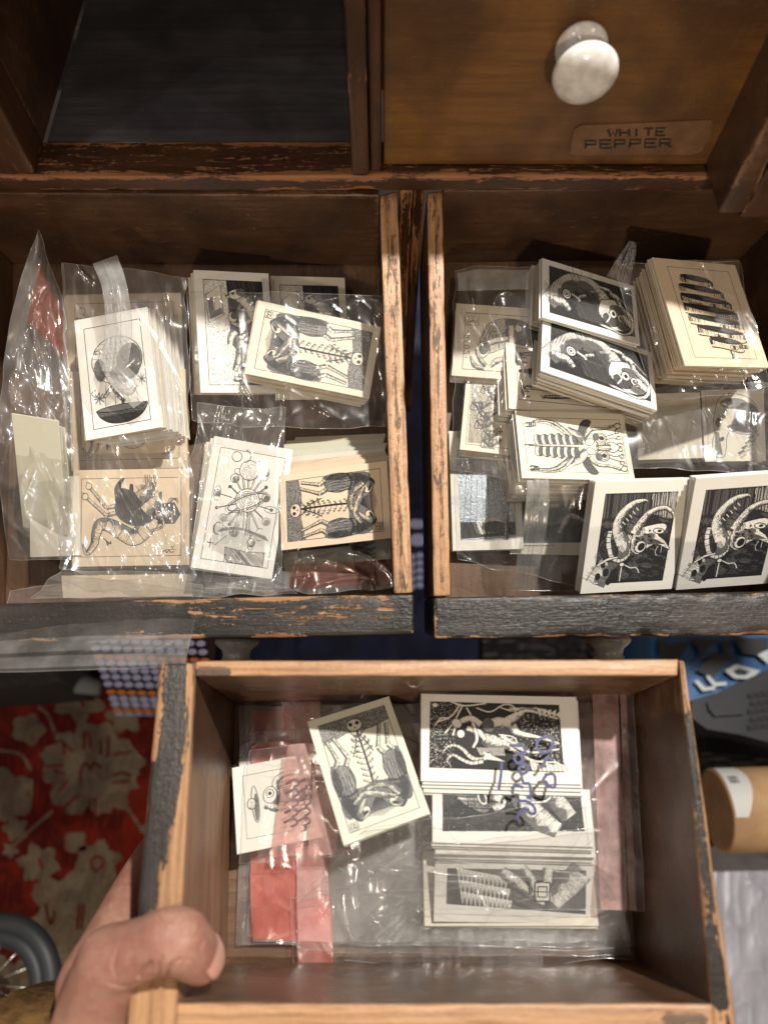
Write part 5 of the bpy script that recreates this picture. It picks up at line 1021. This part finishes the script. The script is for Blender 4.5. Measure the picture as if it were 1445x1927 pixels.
strokes('writing', [catmull([(.42 + .13 * c + .012 * math.sin(k * 3.1), .33 + .085 * k), (.52 + .13 * c, .30 + .085 * k), (.56 + .13 * c, .34 + .085 * k), (.50 + .13 * c, .37 + .085 * k)], 5) for c in range(2) for k in range(5)], on(s), HE.N, .0011, BL, o)
o, s = bag('wide clear bag with blue handwriting and a pink zip band over the card column', HE, [(792, 1304), (1192, 1306), (1212, 1712), (786, 1712)], [.040, .026, .022, .022], CLEAR,
    [('pink_band', .805, .925, .0, 1, PINK), ('zip_strip', .935, .965, 0, 1, PINK)], seed=64, folds=14, amp=1.2, facets=.8, rag=2)
def px_on(fr, h): return lambda x, y: fr.at(x, y, h)
def blob(P): return catmull(P, 6)
HW = [blob([(1012, 1392), (1010, 1408), (1022, 1416), (1036, 1410), (1040, 1394), (1028, 1387), (1012, 1392)]), blob([(1040, 1430), (1028, 1426), (1022, 1440), (1016, 1446)]), blob([(1024, 1458), (1042, 1458), (1042, 1482), (1022, 1470), (1028, 1458)]),
      blob([(958, 1402), (984, 1404)]), blob([(982, 1402), (988, 1414), (976, 1420)]), blob([(966, 1424), (976, 1418), (986, 1428), (974, 1436), (966, 1426)]), blob([(978, 1440), (988, 1438), (994, 1448), (984, 1456), (976, 1448), (980, 1440)]), blob([(980, 1462), (986, 1474), (996, 1476), (998, 1500), (990, 1500)]), blob([(964, 1490), (968, 1478), (984, 1482)]),
      blob([(972, 1508), (990, 1508), (1004, 1518), (1006, 1530), (996, 1530), (992, 1520)]), blob([(972, 1542), (978, 1528), (990, 1520)]), blob([(944, 1432), (942, 1460), (938, 1486)])]
strokes('handwriting', HW, px_on(HE, .0435), HE.N, .0013, MARKER, o)
bag('thin dark looking clear strip of bag along the right wall of the held drawer', HE, [(1168, 1306), (1190, 1308), (1212, 1714), (1176, 1712)], .024, CLEAR2, seed=66, folds=16, amp=1.0, facets=1.6, rag=1)
bag('loose clear bag spread over the near half of the held drawer', HE, [(800, 1592), (1120, 1560), (1188, 1802), (640, 1812)], [.036, .034, .012, .010], CLEAR2, seed=68, folds=22, amp=1.5, facets=1.2, rag=8, bow=(0, 0, 12, 0))
bag('clear bag folded across the tilted card and mushroom card column', HE, [(690, 1560), (1120, 1500), (1118, 1650), (560, 1690)], [.041, .040, .030, .024], CLEAR, seed=71, folds=14, amp=1.4, facets=.8, rag=6)
wire = empty('wire_loop', HE.rim(796, 1284), 'tiny bent wire loop on the far wall of the held drawer', 'wire')
V, F = tube([HE.at(x, y, h_) for x, y, h_ in catmull([(765, 1281, .076), (772, 1290, .074), (784, 1292, .074), (796, 1280, .077)], 8)], .0003, 6); mesh('wire', V, F, simple('bright_wire', (.6, .6, .6), .25, metal=1.0), wire, smooth=True)
# ------------------------------------------------------------------ the floor and what stands on it
ZF = -0.62
def fl(px, py, e=0.0): return HZ(px, py, ZF + e)
FLM = simple('dark_floor', (0.035, 0.026, 0.022), 0.6, nscale=6)
V = [(-4, -3, ZF), (4, -3, ZF), (4, 4, ZF), (-4, 4, ZF)]
tag(mesh('floor', V, [(0, 1, 2, 3)], FLM), kind='structure')
def rugmat(name, c1, c2, c3, sc=14, c4=(.10, .02, .014)):
    m, nt, out = newmat(name); tc = N_(nt, 'ShaderNodeTexCoord').outputs['Object']; bs = N_(nt, 'ShaderNodeBsdfPrincipled')
    n1 = noise(nt, tc, sc, 4, .6, .6); n2 = noise(nt, tc, 1, 4, .6, 0, (320, 45, 45)); n3 = noise(nt, tc, 420, 3, .6)
    c = mixc(nt, remap(nt, n1, .42, .56), c1, c2); c = mixc(nt, remap(nt, n2, .45, .72, 0, .7), c, c3); c = mixc(nt, remap(nt, n3, .4, .7, 0, .5), c, (c2[0] * .6, c2[1] * .6, c2[2] * .6)); c = mixc(nt, remap(nt, noise(nt, tc, 75, 5, .7, 1.0), .48, .66, 0, .45), c, c4)
    nt.links.new(c, bs.inputs['Base Color']); bs.inputs['Roughness'].default_value = .95; bs.inputs['Specular IOR Level'].default_value = .1
    bp = N_(nt, 'ShaderNodeBump'); bp.inputs['Distance'].default_value = .002; nt.links.new(n3, bp.inputs['Height']); nt.links.new(bp.outputs[0], bs.inputs['Normal'])
    nt.links.new(bs.outputs[0], out.inputs[0]); return m
RUGR = rugmat('red_wool_pile', (.20, .018, .011), (.075, .009, .008), (.26, .036, .022)); RUGC = rugmat('cream_wool_pile', (.20, .17, .12), (.13, .105, .08), (.23, .205, .155), 30, (.20, .07, .045))
r0 = prism('rug', [fl(-260, 1276, .006), fl(140, 1288, .006), fl(620, 1200, .006), fl(1080, 1180, .006), fl(1080, 1420, .006), fl(620, 2080, .006), fl(-260, 2080, .006)], (0, 0, -.005), RUGR)
tag(r0, 'worn red rug with cream flower medallions on the floor', 'rug')
def petal(cx, cy, r, lobes, amp=.16, seed=0, sq=1.0, n=64):
    q = random.Random(seed); ph = [q.uniform(0, 6) for _ in range(3)]; o = []
    for i in range(n):
        t = 2 * math.pi * i / n; R = r * (1 + amp * math.cos(lobes * t + ph[0]) + .06 * math.cos(5 * t + ph[1]) + .04 * math.sin(23 * t + ph[2]) + q.uniform(-.05, .05)); o.append((cx + R * math.cos(t), cy + R * math.sin(t) * sq))
    return o
def rugpatch(pts, e, m):
    from mathutils.geometry import tessellate_polygon
    P = [fl(x, y, e) for x, y in pts]; b = len(RV); RV.extend([tuple(p) for p in P])
    for t in tessellate_polygon([P]): RF.append(tuple(b + i for i in t)); RM.append(m)
RV, RF, RM = [], [], []
def flush(nm):
    if RF: mesh(nm, RV, RF, [RUGC, RUGR], r0, RM)
    RV.clear(); RF.clear(); RM.clear()
for a_ in ((172, 1448, 92, 12, .07), (54, 1372, 30, 5, .12), (10, 1496, 50, 6, .10), (142, 1585, 22, 4, .12), (184, 1622, 40, 6, .14), (74, 1625, 36, 6, .16), (150, 1728, 96, 7, .12), (30, 1560, 22, 5, .2), (150, 1320, 40, 5, .2), (235, 1350, 30, 5, .2), (20, 1600, 14, 5, .2), (140, 1680, 20, 5, .2), (300, 1560, 30, 5, .2), (250, 1760, 40, 5, .2), (20, 1850, 50, 6, .2), (1040, 1225, 24, 5, .2)):
    rugpatch(petal(*a_, seed=int(a_[0]), sq=.93), .0066 + (a_[0] % 7) * .00003, 0); flush('flower')
def rugline(pts, w_, e, m):
    P = catmull(pts, 5); L = [];  R = []
    for i, p in enumerate(P):
        a_, b_ = P[max(0, i - 1)], P[min(len(P) - 1, i + 1)]; dx, dy = b_[0] - a_[0], b_[1] - a_[1]; l = math.hypot(dx, dy) or 1; L.append((p[0] - dy / l * w_ / 2, p[1] + dx / l * w_ / 2)); R.append((p[0] + dy / l * w_ / 2, p[1] - dx / l * w_ / 2))
    rugpatch(L + R[::-1], e, m); flush('vine_line')
for ln in (((72, 1330), (90, 1345), (104, 1378)), ((100, 1526), (60, 1560), (12, 1605)), ((60, 1466), (58, 1505), (50, 1530), (25, 1532)), ((0, 1412), (40, 1420), (60, 1450)), ((240, 1520), (270, 1565)), ((205, 1375), (262, 1352))): rugline(ln, 6, .0068, 0)
for ln in (((103, 1398), (118, 1396), (122, 1420)), ((120, 1398), (138, 1415)), ((160, 1375), (158, 1412)), ((168, 1378), (172, 1410)), ((205, 1385), (203, 1425)), ((190, 1392), (190, 1420)), ((152, 1478), (154, 1445), (162, 1436), (170, 1446), (178, 1436), (190, 1445)), ((86, 1442), (120, 1440)), ((100, 1450), (122, 1456)), ((212, 1460), (230, 1454), (248, 1460)), ((212, 1472), (245, 1470)), ((110, 1490), (128, 1470)), ((120, 1520), (150, 1495)), ((170, 1505), (168, 1540)), ((180, 1502), (178, 1538)), ((215, 1420), (248, 1415)), ((150, 1700), (146, 1750)), ((158, 1700), (154, 1750)), ((74, 1616), (80, 1636)), ((182, 1610), (172, 1622), (182, 1640), (196, 1622), (184, 1610)), ((140, 1300), (160, 1330)), ((86, 1700), (96, 1740), (104, 1715))): rugline(ln, 4.5, .0071, 1)
def clothsheet(name, quad, z, mat, amp, seed, label, cat, nu=70, sc=9, folds=10):
    """crumpled cloth or bag lying at height z(s)"""
    zs = z if isinstance(z, (list, tuple)) else [z] * 4; c = [HZ(p[0], p[1], k) for p, k in zip(quad, zs)]; c = [np.array(p) for p in c]
    U, V = np.meshgrid(np.linspace(0, 1, nu), np.linspace(0, 1, nu)); U3, V3_ = U[..., None], V[..., None]
    X = (1 - V3_) * ((1 - U3) * c[0] + U3 * c[1]) + V3_ * ((1 - U3) * c[3] + U3 * c[2]); cr = Crumple(seed, 200, 200, folds, 6, 3.0)
    Z = cr(U * 200, V * 200) * amp; X[..., 2] += Z; X = X.reshape(-1, 3); F = [(j * nu + i, j * nu + i + 1, (j + 1) * nu + i + 1, (j + 1) * nu + i) for j in range(nu - 1) for i in range(nu - 1)]
    b = [list(range(nu)), [j * nu + nu - 1 for j in range(1, nu)], [(nu - 1) * nu + i for i in range(nu - 2, -1, -1)], [j * nu for j in range(nu - 2, 0, -1)]]; ring = sum(b, []); m0 = len(X)
    X = np.vstack([X, X[ring] * [1, 1, 0] + [0, 0, ZF + .002]]); F += [(ring[i], m0 + i, m0 + (i + 1) % len(ring), ring[(i + 1) % len(ring)]) for i in range(len(ring))]
    o = mesh(name, X, F, mat, smooth=True); tag(o, label, cat); return o
NAVY = simple('navy_cloth', (.012, .020, .075), .6, .4, nscale=18, namp=.3, bump=.4, bscale=160)
nv = clothsheet('tote_bag', [(420, 500), (905, 500), (900, 1262), (410, 1262)], [-.46, -.46, -.50, -.50], NAVY, 1.5, 5, 'navy cloth tote bag with pale dots, seen through the gap between the drawers', 'tote bag')
DOTB = simple('pale_blue_dot_print', (.42, .50, .85), .5); DOTO = simple('orange_dot_print', (.65, .24, .06), .5)
def dots(lst, at, parent, name, mat, n=12):
    for (x, y, rx, ry) in lst: mesh('dot', [tuple(at(x + rx * math.cos(2 * math.pi * k / n), y + ry * math.sin(2 * math.pi * k / n))) for k in range(n)], [tuple(range(n))], mat, parent)
dots([(790, 1045 + 14 * k, 7, 6) for k in range(5)] + [(776, 1048 + 14 * k, 6, 6) for k in range(5)] + [(786, 1016, 17, 12), (784, 986, 18, 9)], lambda x, y: HZ(x, y, -.428), nv, 'dot_print', DOTB)
# dotted basket
yb = fl(300, 1345).y; atb = lambda x, y, e=0: hit(x, y, Vector((0, yb - e, 0)), Vector((0, 1, 0)))
BKB = simple('black_woven_plastic', (.015, .016, .022), .5)
bk = prism('basket', [atb(160, 1190), atb(408, 1190), atb(396, 1352), atb(290, 1350), atb(216, 1334)], (0, .12, 0), BKB); tag(bk, 'black basket with rows of pale blue and orange dots, standing on the rug', 'basket')
W_, O_ = [], []
for r_, (y, kind) in enumerate(((1206, 0), (1222, 0), (1238, 1), (1249, 0), (1262, 0), (1275, 0), (1289, 0), (1304, 1), (1316, 0), (1327, 0), (1338, 1), (1347, 0))):
    for c_ in range(13):
        x = 172 + (y - 1200) * .36 + c_ * (20.5 - (y - 1200) * .012); yy = y + c_ * .7 - 2
        if x > 186 + (y - 1260) * .4 and x < 396: (O_ if kind else W_).append((x, yy, 8.8, 5.8 if kind == 0 else 4.8))
dots(W_, lambda x, y: atb(x, y, .002), bk, 'dot_print', DOTB); dots(O_, lambda x, y: atb(x, y, .002), bk, 'dot_print', DOTO)
# a grey cushion edge and dark bag behind the drawers on the left
gc = mesh('grey_cloth', *tube([HZ(x, y, -.55) for x, y in ((100, 1276), (130, 1284), (165, 1288), (190, 1296))], [.008, .013, .013, .009], 12), simple('grey_felt', (.14, .16, .17), .9), smooth=True); tag(gc, 'small roll of grey cloth lying beside the dotted basket', 'cloth')
clothsheet('dark_bag_or_shade', [(-120, 1150), (120, 1160), (112, 1290), (-120, 1306)], [-.4, -.4, -.5, -.5], simple('black_cloth', (.012, .012, .014), .7), 1.0, 8, 'black cloth bag on the floor at the left edge of the photo', 'bag')
# right side: blue printed bag, black plastic case, cardboard tube, grey bag
BLUE = simple('blue_printed_plastic', (.010, .085, .24), .35, .5, nscale=12, namp=.15)
bb = clothsheet('shopping_bag', [(1215, 1130), (1560, 1130), (1560, 1330), (1225, 1340)], -.40, BLUE, .12, 12, 'glossy blue shopping bag with dark leaf shapes and white lettering behind the held drawer', 'shopping bag')
zB = -.3925; BKP = simple('black_print_on_bag', (.008, .010, .014), .35); WHP = simple('white_print_on_bag', (.42, .44, .44), .4)
def flat(polys, z, parent, name, mat):
    V, F = [], []
    from mathutils.geometry import tessellate_polygon
    for i, pl in enumerate(polys):
        P = [HZ(x, y, z + i * .0002) for x, y in pl]; b = len(V); V += [tuple(p) for p in P]; F += [tuple(b + j for j in t) for t in tessellate_polygon([P])]
    return mesh(name, V, F, mat, parent)
flat([[(1238, 1200), (1262, 1216), (1300, 1206), (1268, 1254), (1240, 1240)], [(1300, 1200), (1318, 1230), (1302, 1262), (1332, 1218), (1352, 1204)], [(1356, 1202), (1366, 1252), (1376, 1208)], [(1380, 1200), (1396, 1230), (1445, 1236), (1445, 1200)], [(1310, 1262), (1345, 1226), (1378, 1240), (1340, 1276)]], zB, bb, 'leaf_print', BKP)
flat([[(1306, 1282), (1312, 1279), (1326, 1294), (1345, 1291), (1345, 1297), (1322, 1301)], [(1327, 1273), (1333, 1270), (1346, 1285), (1366, 1283), (1367, 1289), (1343, 1292)], [(1363, 1262), (1384, 1250), (1430, 1262), (1412, 1278), (1380, 1276)], [(1424, 1232), (1446, 1222), (1446, 1250)]], zB + .001, bb, 'lettering', WHP)
flat([[(1380, 1262), (1390, 1257), (1410, 1264), (1402, 1270), (1386, 1269)]], zB + .003, bb, 'lettering', BKP)
BPL = simple('black_moulded_plastic', (.010, .011, .013), .5, .3, nscale=30, bump=.3)
cz = -.33; cs = empty('plastic_case', HZ(1400, 1350, cz), 'black moulded plastic case with rows of rectangular slots, right of the held drawer', 'case')
prism('shell', [HZ(x, y, cz) for x, y in ((1300, 1318), (1360, 1300), (1450, 1258), (1620, 1200), (1620, 1420), (1450, 1398), (1390, 1382), (1330, 1372), (1300, 1350))], (0, 0, -.10), BPL, cs)
prism('side_panel', [HZ(x, y, cz + .004) for x, y in ((1330, 1322), (1392, 1302), (1400, 1344), (1345, 1348), (1334, 1336))], (0, 0, -.003), BPL, cs)
SLOT = simple('dark_slot', (.004, .004, .005), .8)
for r_ in range(5):
    for c_ in range(4):
        x, y = 1408 + c_ * 13 + (r_ % 2) * 5, 1306 + r_ * 15 - c_ * 2.0
        q = [(x, y), (x + 9, y - 1.2), (x + 9.5, y + 5), (x + .5, y + 6.2)]
        prism('slot_rim', [HZ(a_ + (dx * 1.6), b_ + dy * 1.6, cz + .002) for (a_, b_), (dx, dy) in zip(q, ((-1, -1), (1, -1), (1, 1), (-1, 1)))], (0, 0, -.0015), BPL, cs); prism('slot', [HZ(a_, b_, cz + .0026) for a_, b_ in q], (0, 0, -.0015), SLOT, cs)
clothsheet('dark_bag_or_shade', [(1180, 1380), (1600, 1395), (1600, 1470), (1180, 1470)], -.47, simple('black_gap_filler', (.010, .010, .012), .5), .8, 15, 'added black sheet for the dark gap between the slotted case and the cardboard tube', 'bag')  # black sheet added to fill the dark gap beside the tube
clothsheet('dark_bag_or_shade', [(905, 1150), (1190, 1150), (1190, 1265), (905, 1265)], -.50, simple('blue_black_shade', (.010, .013, .020), .5), 1.0, 16, 'added dark sheet standing for shade under the right upper drawer', 'bag')  # dark sheet added in place of the shade under the drawer
KR = simple('brown_cardboard', (.36, .22, .11), .75, nscale=26, namp=.12, bump=.3, bscale=80)
zt = -.36; p0, p1 = HZ(1346, 1524, zt), HZ(1640, 1516, zt); rt = (HZ(1400, 1444, zt) - HZ(1400, 1604, zt)).length / 2 * .98
tb = empty('cardboard_tube', (p0 + p1) / 2, 'brown cardboard mailing tube with a white paper label at its end', 'tube')
ax = (p1 - p0).normalized(); V, F = lathe(p0, ax, [(0, rt * .9), (.0005, rt), ((p1 - p0).length * .5, rt), ((p1 - p0).length, rt)], 64); mesh('tube_body', V, F, KR, tb, smooth=True)
def ontube(s_, an, e=.0006):
    u_ = Vector((0, 0, 1)); v_ = ax.cross(u_).normalized(); u_ = v_.cross(ax) * -1 if v_.cross(ax).z < 0 else v_.cross(ax)
    return p0 + ax * s_ + (u_ * math.cos(an) + v_ * math.sin(an)) * (rt + e)
V, F = [], []; nn_ = 24; sgn = 1 if ontube(0, .5).y > p0.y else -1
for i in range(nn_ + 1):
    an = sgn * (-.2 + 1.5 * i / nn_); wv = .001; L_ = .030 - .012 * (i / nn_)
    V += [tuple(ontube(wv, an)), tuple(ontube(max(.004, .013 + .012 * math.sin(i / nn_ * 2.4)), an))]
F = [(2 * i, 2 * i + 1, 2 * i + 3, 2 * i + 2) for i in range(nn_)]; lbm = mesh('paper_label', V, F, simple('white_label_paper', (.40, .40, .39), .6), tb)
strokes('symbol', [[(.006, .62), (.006, .80), (.014, .80), (.014, .62), (.006, .62)], [(.008, .66), (.008, .76), (.012, .76), (.012, .66), (.008, .66)], [(.010, .70), (.010, .76)]], lambda a_, b_: ontube(a_, sgn * b_, .0012), (0, .4, 1), .0009, INK, tb)
GRB = simple('grey_polythene', (.22, .22, .25), .42, .5, nscale=16, namp=.12, bump=.15, bscale=12)
clothsheet('bin_bag', [(1290, 1592), (1600, 1590), (1620, 1990), (1290, 1990)], [-.42, -.42, -.40, -.40], GRB, .22, 21, 'crumpled grey plastic bag at the lower right of the photo', 'bag', nu=110, folds=30)
# wheel at the lower left
TY = simple('black_rubber', (.020, .024, .026), .5, .4, bump=.2); cw = Vector(HZ(-22, 1872, -.40)); wr = (HZ(95, 1872, -.40) - cw).length
wh = empty('wheel', cw, 'black rubber tyred wheel with thin wire spokes at the lower left edge of the photo', 'wheel')
def ring(R, r, dz, mat, nm):
    V, F = tube([cw + Vector((R * math.cos(t), R * math.sin(t), dz)) for t in np.linspace(0, 2 * math.pi, 96, endpoint=False)], r, 16, True); mesh(nm, V, F, mat, wh, smooth=True)
ring(wr, wr * .165, 0, TY, 'tyre'); ring(wr * .82, wr * .13, .003, TY, 'tyre_shoulder'); ring(wr * .70, wr * .035, .002, simple('dark_steel', (.10, .10, .10), .35, metal=.8), 'rim')
sp = simple('steel_spoke', (.5, .5, .48), .3, metal=1.0)
for k in range(14):
    t = k * 2 * math.pi / 14 + .12; V, F = tube([cw + Vector((.012 * math.cos(t + .6), .012 * math.sin(t + .6), .0)), cw + Vector((wr * .70 * math.cos(t), wr * .70 * math.sin(t), .002))], .0007, 6); mesh('spoke', V, F, sp, wh, smooth=True)
V, F = lathe(cw - Vector((0, 0, .02)), (0, 0, 1), [(0, .010), (.003, .013), (.03, .013), (.034, .008)], 24); mesh('hub', V, F, sp, wh, smooth=True)

# ------------------------------------------------------------------ the hand that holds the drawer
def skinmat():
    m, nt, out = newmat('skin'); tc = N_(nt, 'ShaderNodeTexCoord').outputs['Object']; bs = N_(nt, 'ShaderNodeBsdfPrincipled')
    vo0 = N_(nt, 'ShaderNodeTexVoronoi', feature='DISTANCE_TO_EDGE'); vo0.inputs['Scale'].default_value = 850; nt.links.new(tc, vo0.inputs['Vector'])
    n1 = noise(nt, tc, 70, 4, .6); n2 = noise(nt, tc, 900, 4, .65); n3 = noise(nt, tc, 260, 3, .6, .8)
    c = mixc(nt, remap(nt, n1, .35, .68), (.34, .185, .135), (.27, .12, .09)); c = mixc(nt, remap(nt, n3, .5, .75, 0, .45), c, (.44, .27, .19)); c = mixc(nt, remap(nt, vo0.outputs[0], .12, 0, 0, .22), c, (.25, .09, .07))
    nt.links.new(c, bs.inputs['Base Color']); bs.inputs['Subsurface Weight'].default_value = .25; bs.inputs['Subsurface Radius'].default_value = (.004, .0015, .0008); bs.inputs['Subsurface Scale'].default_value = 1.0
    nt.links.new(remap(nt, n2, .3, .7, .42, .60), bs.inputs['Roughness']); bs.inputs['Specular IOR Level'].default_value = .45
    vo = N_(nt, 'ShaderNodeTexVoronoi', feature='DISTANCE_TO_EDGE'); vo.inputs['Scale'].default_value = 850; nt.links.new(tc, vo.inputs['Vector'])
    h = math_(nt, 'ADD', math_(nt, 'ADD', n2, math_(nt, 'MULTIPLY', n3, .9)), math_(nt, 'MULTIPLY', remap(nt, vo.outputs[0], 0, .18), .9)); bp = N_(nt, 'ShaderNodeBump'); bp.inputs['Strength'].default_value = .35; bp.inputs['Distance'].default_value = .0005
    nt.links.new(h, bp.inputs['Height']); nt.links.new(bp.outputs[0], bs.inputs['Normal']); nt.links.new(bs.outputs[0], out.inputs[0]); return m
SKIN = skinmat()
person = empty('person', HE.at(180, 1960, .06), 'left hand gripping the near left corner of the held drawer, thumb on top', 'person')
SV, SF = [], []
ico = bmesh.new(); bmesh.ops.create_icosphere(ico, subdivisions=2, radius=1.0); IV = [tuple(v.co) for v in ico.verts]; IFc = [tuple(v.index for v in f.verts) for f in ico.faces]; ico.free()
def limb(pts):
    """pts: (px, py, h, radius mm); chain of overlapping balls"""
    P = [(HE.at(x, y, h_), r_ * .001) for x, y, h_, r_ in pts]
    for (a_, ra), (b_, rb) in zip(P[:-1], P[1:]):
        n = max(2, int((b_ - a_).length / .0014))
        for i in range(n + 1):
            t = i / n; c = a_.lerp(b_, t); r_ = ra + (rb - ra) * t; b0 = len(SV); SV.extend([(c.x + x * r_, c.y + y * r_, c.z + z * r_) for x, y, z in IV]); SF.extend([tuple(b0 + k for k in f) for f in IFc])
limb([(208, 1806, .084, 12.2), (240, 1796, .088, 11.2), (280, 1782, .092, 10.6), (316, 1768, .095, 11.0), (338, 1768, .095, 10.8), (354, 1782, .091, 10.1), (368, 1796, .086, 9.4), (378, 1805, .082, 8.7)])   # thumb
limb([(150, 2080, .055, 19), (170, 1960, .060, 16.5), (188, 1880, .068, 15), (208, 1820, .080, 13.5)])          # thenar and wrist
limb([(210, 2100, .050, 18), (210, 1980, .050, 15.5), (214, 1880, .052, 14)])
limb([(176, 1850, .060, 14), (212, 1780, .048, 13), (236, 1720, .036, 11.5), (262, 1660, .022, 10), (292, 1604, .008, 9)])   # index along the outside
limb([(292, 1604, .008, 9), (330, 1590, -.016, 8.5), (390, 1600, -.020, 8.2), (430, 1606, -.020, 7.6)])
limb([(190, 1880, .040, 14), (236, 1800, .006, 11), (270, 1740, -.016, 9.6), (360, 1720, -.021, 8.8), (440, 1716, -.020, 7.8)])   # middle
limb([(190, 1930, .036, 14), (240, 1880, -.004, 10), (280, 1830, -.018, 9), (360, 1810, -.021, 8.4), (430, 1806, -.020, 7.4)])   # ring
limb([(190, 1990, .030, 13), (240, 1960, -.004, 9), (280, 1920, -.018, 8), (350, 1890, -.020, 7.4), (400, 1886, -.020, 6.6)])   # little
me = bpy.data.meshes.new('hand'); me.from_pydata(SV, [], SF); ho = bpy.data.objects.new('hand_tmp', me); COL.objects.link(ho)
md = ho.modifiers.new('r', 'REMESH'); md.mode = 'VOXEL'; md.voxel_size = .0006; md.use_smooth_shade = True
sm = ho.modifiers.new('s', 'SMOOTH'); sm.factor = .9; sm.iterations = 40
dg = bpy.context.evaluated_depsgraph_get(); me2 = bpy.data.meshes.new_from_object(ho.evaluated_get(dg)); bpy.data.objects.remove(ho)
NVv = len(me2.vertices); co = np.empty(NVv * 3); me2.vertices.foreach_get('co', co); co = co.reshape(-1, 3); no = np.empty(NVv * 3); me2.vertices.foreach_get('normal', no); no = no.reshape(-1, 3)
rel = co - np.array(CAM); fz = rel @ np.array(FW); PXv = 722.5 + FPX * (rel @ np.array(RT)) / fz; PYv = 963.5 - FPX * (rel @ np.array(UPV)) / fz
facing = (no * -rel).sum(1) > 0; acc = np.zeros(len(co))
def crease(pts, depth, wd):
    """press a skin fold into the side of the hand that is seen; pts in picture pixels, widths in pixels"""
    P = np.array(catmull(pts, 6)); best = np.full(len(co), 1e9); m = len(P)
    for k in range(m - 1):
        a_, ab = P[k], P[k + 1] - P[k]; L2 = ab @ ab + 1e-9; t = np.clip(((PXv - a_[0]) * ab[0] + (PYv - a_[1]) * ab[1]) / L2, 0, 1)
        taper = 1 + 1.5 * abs((k + .5) / m - .5); best = np.minimum(best, np.hypot(PXv - a_[0] - t * ab[0], PYv - a_[1] - t * ab[1]) * taper)
    acc[:] = np.maximum(acc, depth * np.exp(-(best / wd) ** 2) * facing)
for k, (x, d_) in enumerate(((300, .00045), (307, .0007), (316, .0004), (324, .0006), (333, .0007), (341, .0005), (349, .00035))):
    crease([(x - 2, 1722 + (k % 2) * 6), (x + 3 * math.sin(k), 1745), (x - 3, 1772 - (k % 3) * 7)], d_, 2.6)
crease([(262, 1840), (270, 1826), (284, 1812)], .0016, 4.5); crease([(300, 1842), (297, 1822), (304, 1802)], .0013, 4); crease([(314, 1840), (323, 1818), (338, 1806)], .0014, 4); crease([(284, 1838), (286, 1822)], .0007, 3)
crease([(222, 1790), (214, 1812), (218, 1836)], .0005, 4); crease([(206, 1850), (236, 1858), (258, 1850)], .0005, 4); crease([(352, 1806), (366, 1812), (372, 1826)], .0004, 3); crease([(384, 1770), (378, 1788), (382, 1806)], .0007, 3)
for k in range(60):
    q = random.Random(k); x, y = q.uniform(150, 400), q.uniform(1700, 1920); a_ = q.uniform(-.6, .6) + (1.4 if x > 280 else .6); L_ = q.uniform(6, 18)
    crease([(x, y), (x + L_ * math.cos(a_) * .5 + q.uniform(-2, 2), y + L_ * math.sin(a_) * .5), (x + L_ * math.cos(a_), y + L_ * math.sin(a_))], .00016, 1.8)
co = co - no * acc[:, None]
co_o = np.array(person['_o']); me2.vertices.foreach_set('co', (co - co_o).ravel()); me2.update(); me2.materials.clear(); me2.materials.append(SKIN)
hand = bpy.data.objects.new('hand', me2); COL.objects.link(hand); hand.parent = person; hand['_o'] = list(co_o)
# thumb nail: a small curved plate on the outer side of the tip
NAIL = simple('fingernail', (.47, .25, .19), .3, .5, sss=.2)
c0 = np.array(HE.at(399, 1800, .0925)); tip = np.array(HE.at(402, 1822, .086)); ax_ = tip - np.array(HE.at(374, 1778, .097)); ax_ /= np.linalg.norm(ax_)
outw = np.array(HE.at(420, 1790, .094)) - np.array(HE.at(390, 1808, .088)); outw -= ax_ * (outw @ ax_); outw /= np.linalg.norm(outw); sd = np.cross(ax_, outw)
V, F = [], []; R_ = .0093; m_ = 14
cen = np.array(HE.at(368, 1795, .0860))
for i in range(m_ + 1):
    for j in range(m_ + 1):
        a_ = (i / m_ - .5) * 2; b_ = (j / m_ - .5) * 2; k = math.sqrt(max(0, 1 - .25 * abs(a_) ** 3)); an = b_ * .78 * k
        V.append(tuple(cen + ax_ * (a_ * .0054 + .0016) + (outw * math.cos(an) + sd * math.sin(an)) * (R_ - .0007 * a_ * a_)))
F = [(i * (m_ + 1) + j, i * (m_ + 1) + j + 1, (i + 1) * (m_ + 1) + j + 1, (i + 1) * (m_ + 1) + j) for i in range(m_) for j in range(m_)]
nl = mesh('fingernail', V, F, NAIL, person, smooth=True); sl = nl.modifiers.new('t', 'SOLIDIFY'); sl.thickness = .0006; sl.offset = -1
SLV = simple('brown_wool_sleeve', (.24, .13, .05), .95, .1, nscale=140, namp=.25, bump=1.0, bscale=600)
V, F = tube([HE.at(x, y, h_) for x, y, h_ in ((40, 2240, .02), (78, 2080, .03), (92, 1990, .036), (98, 1944, .040))], [.036, .034, .032, .031], 32); mesh('sleeve', V, F, SLV, person, smooth=True)
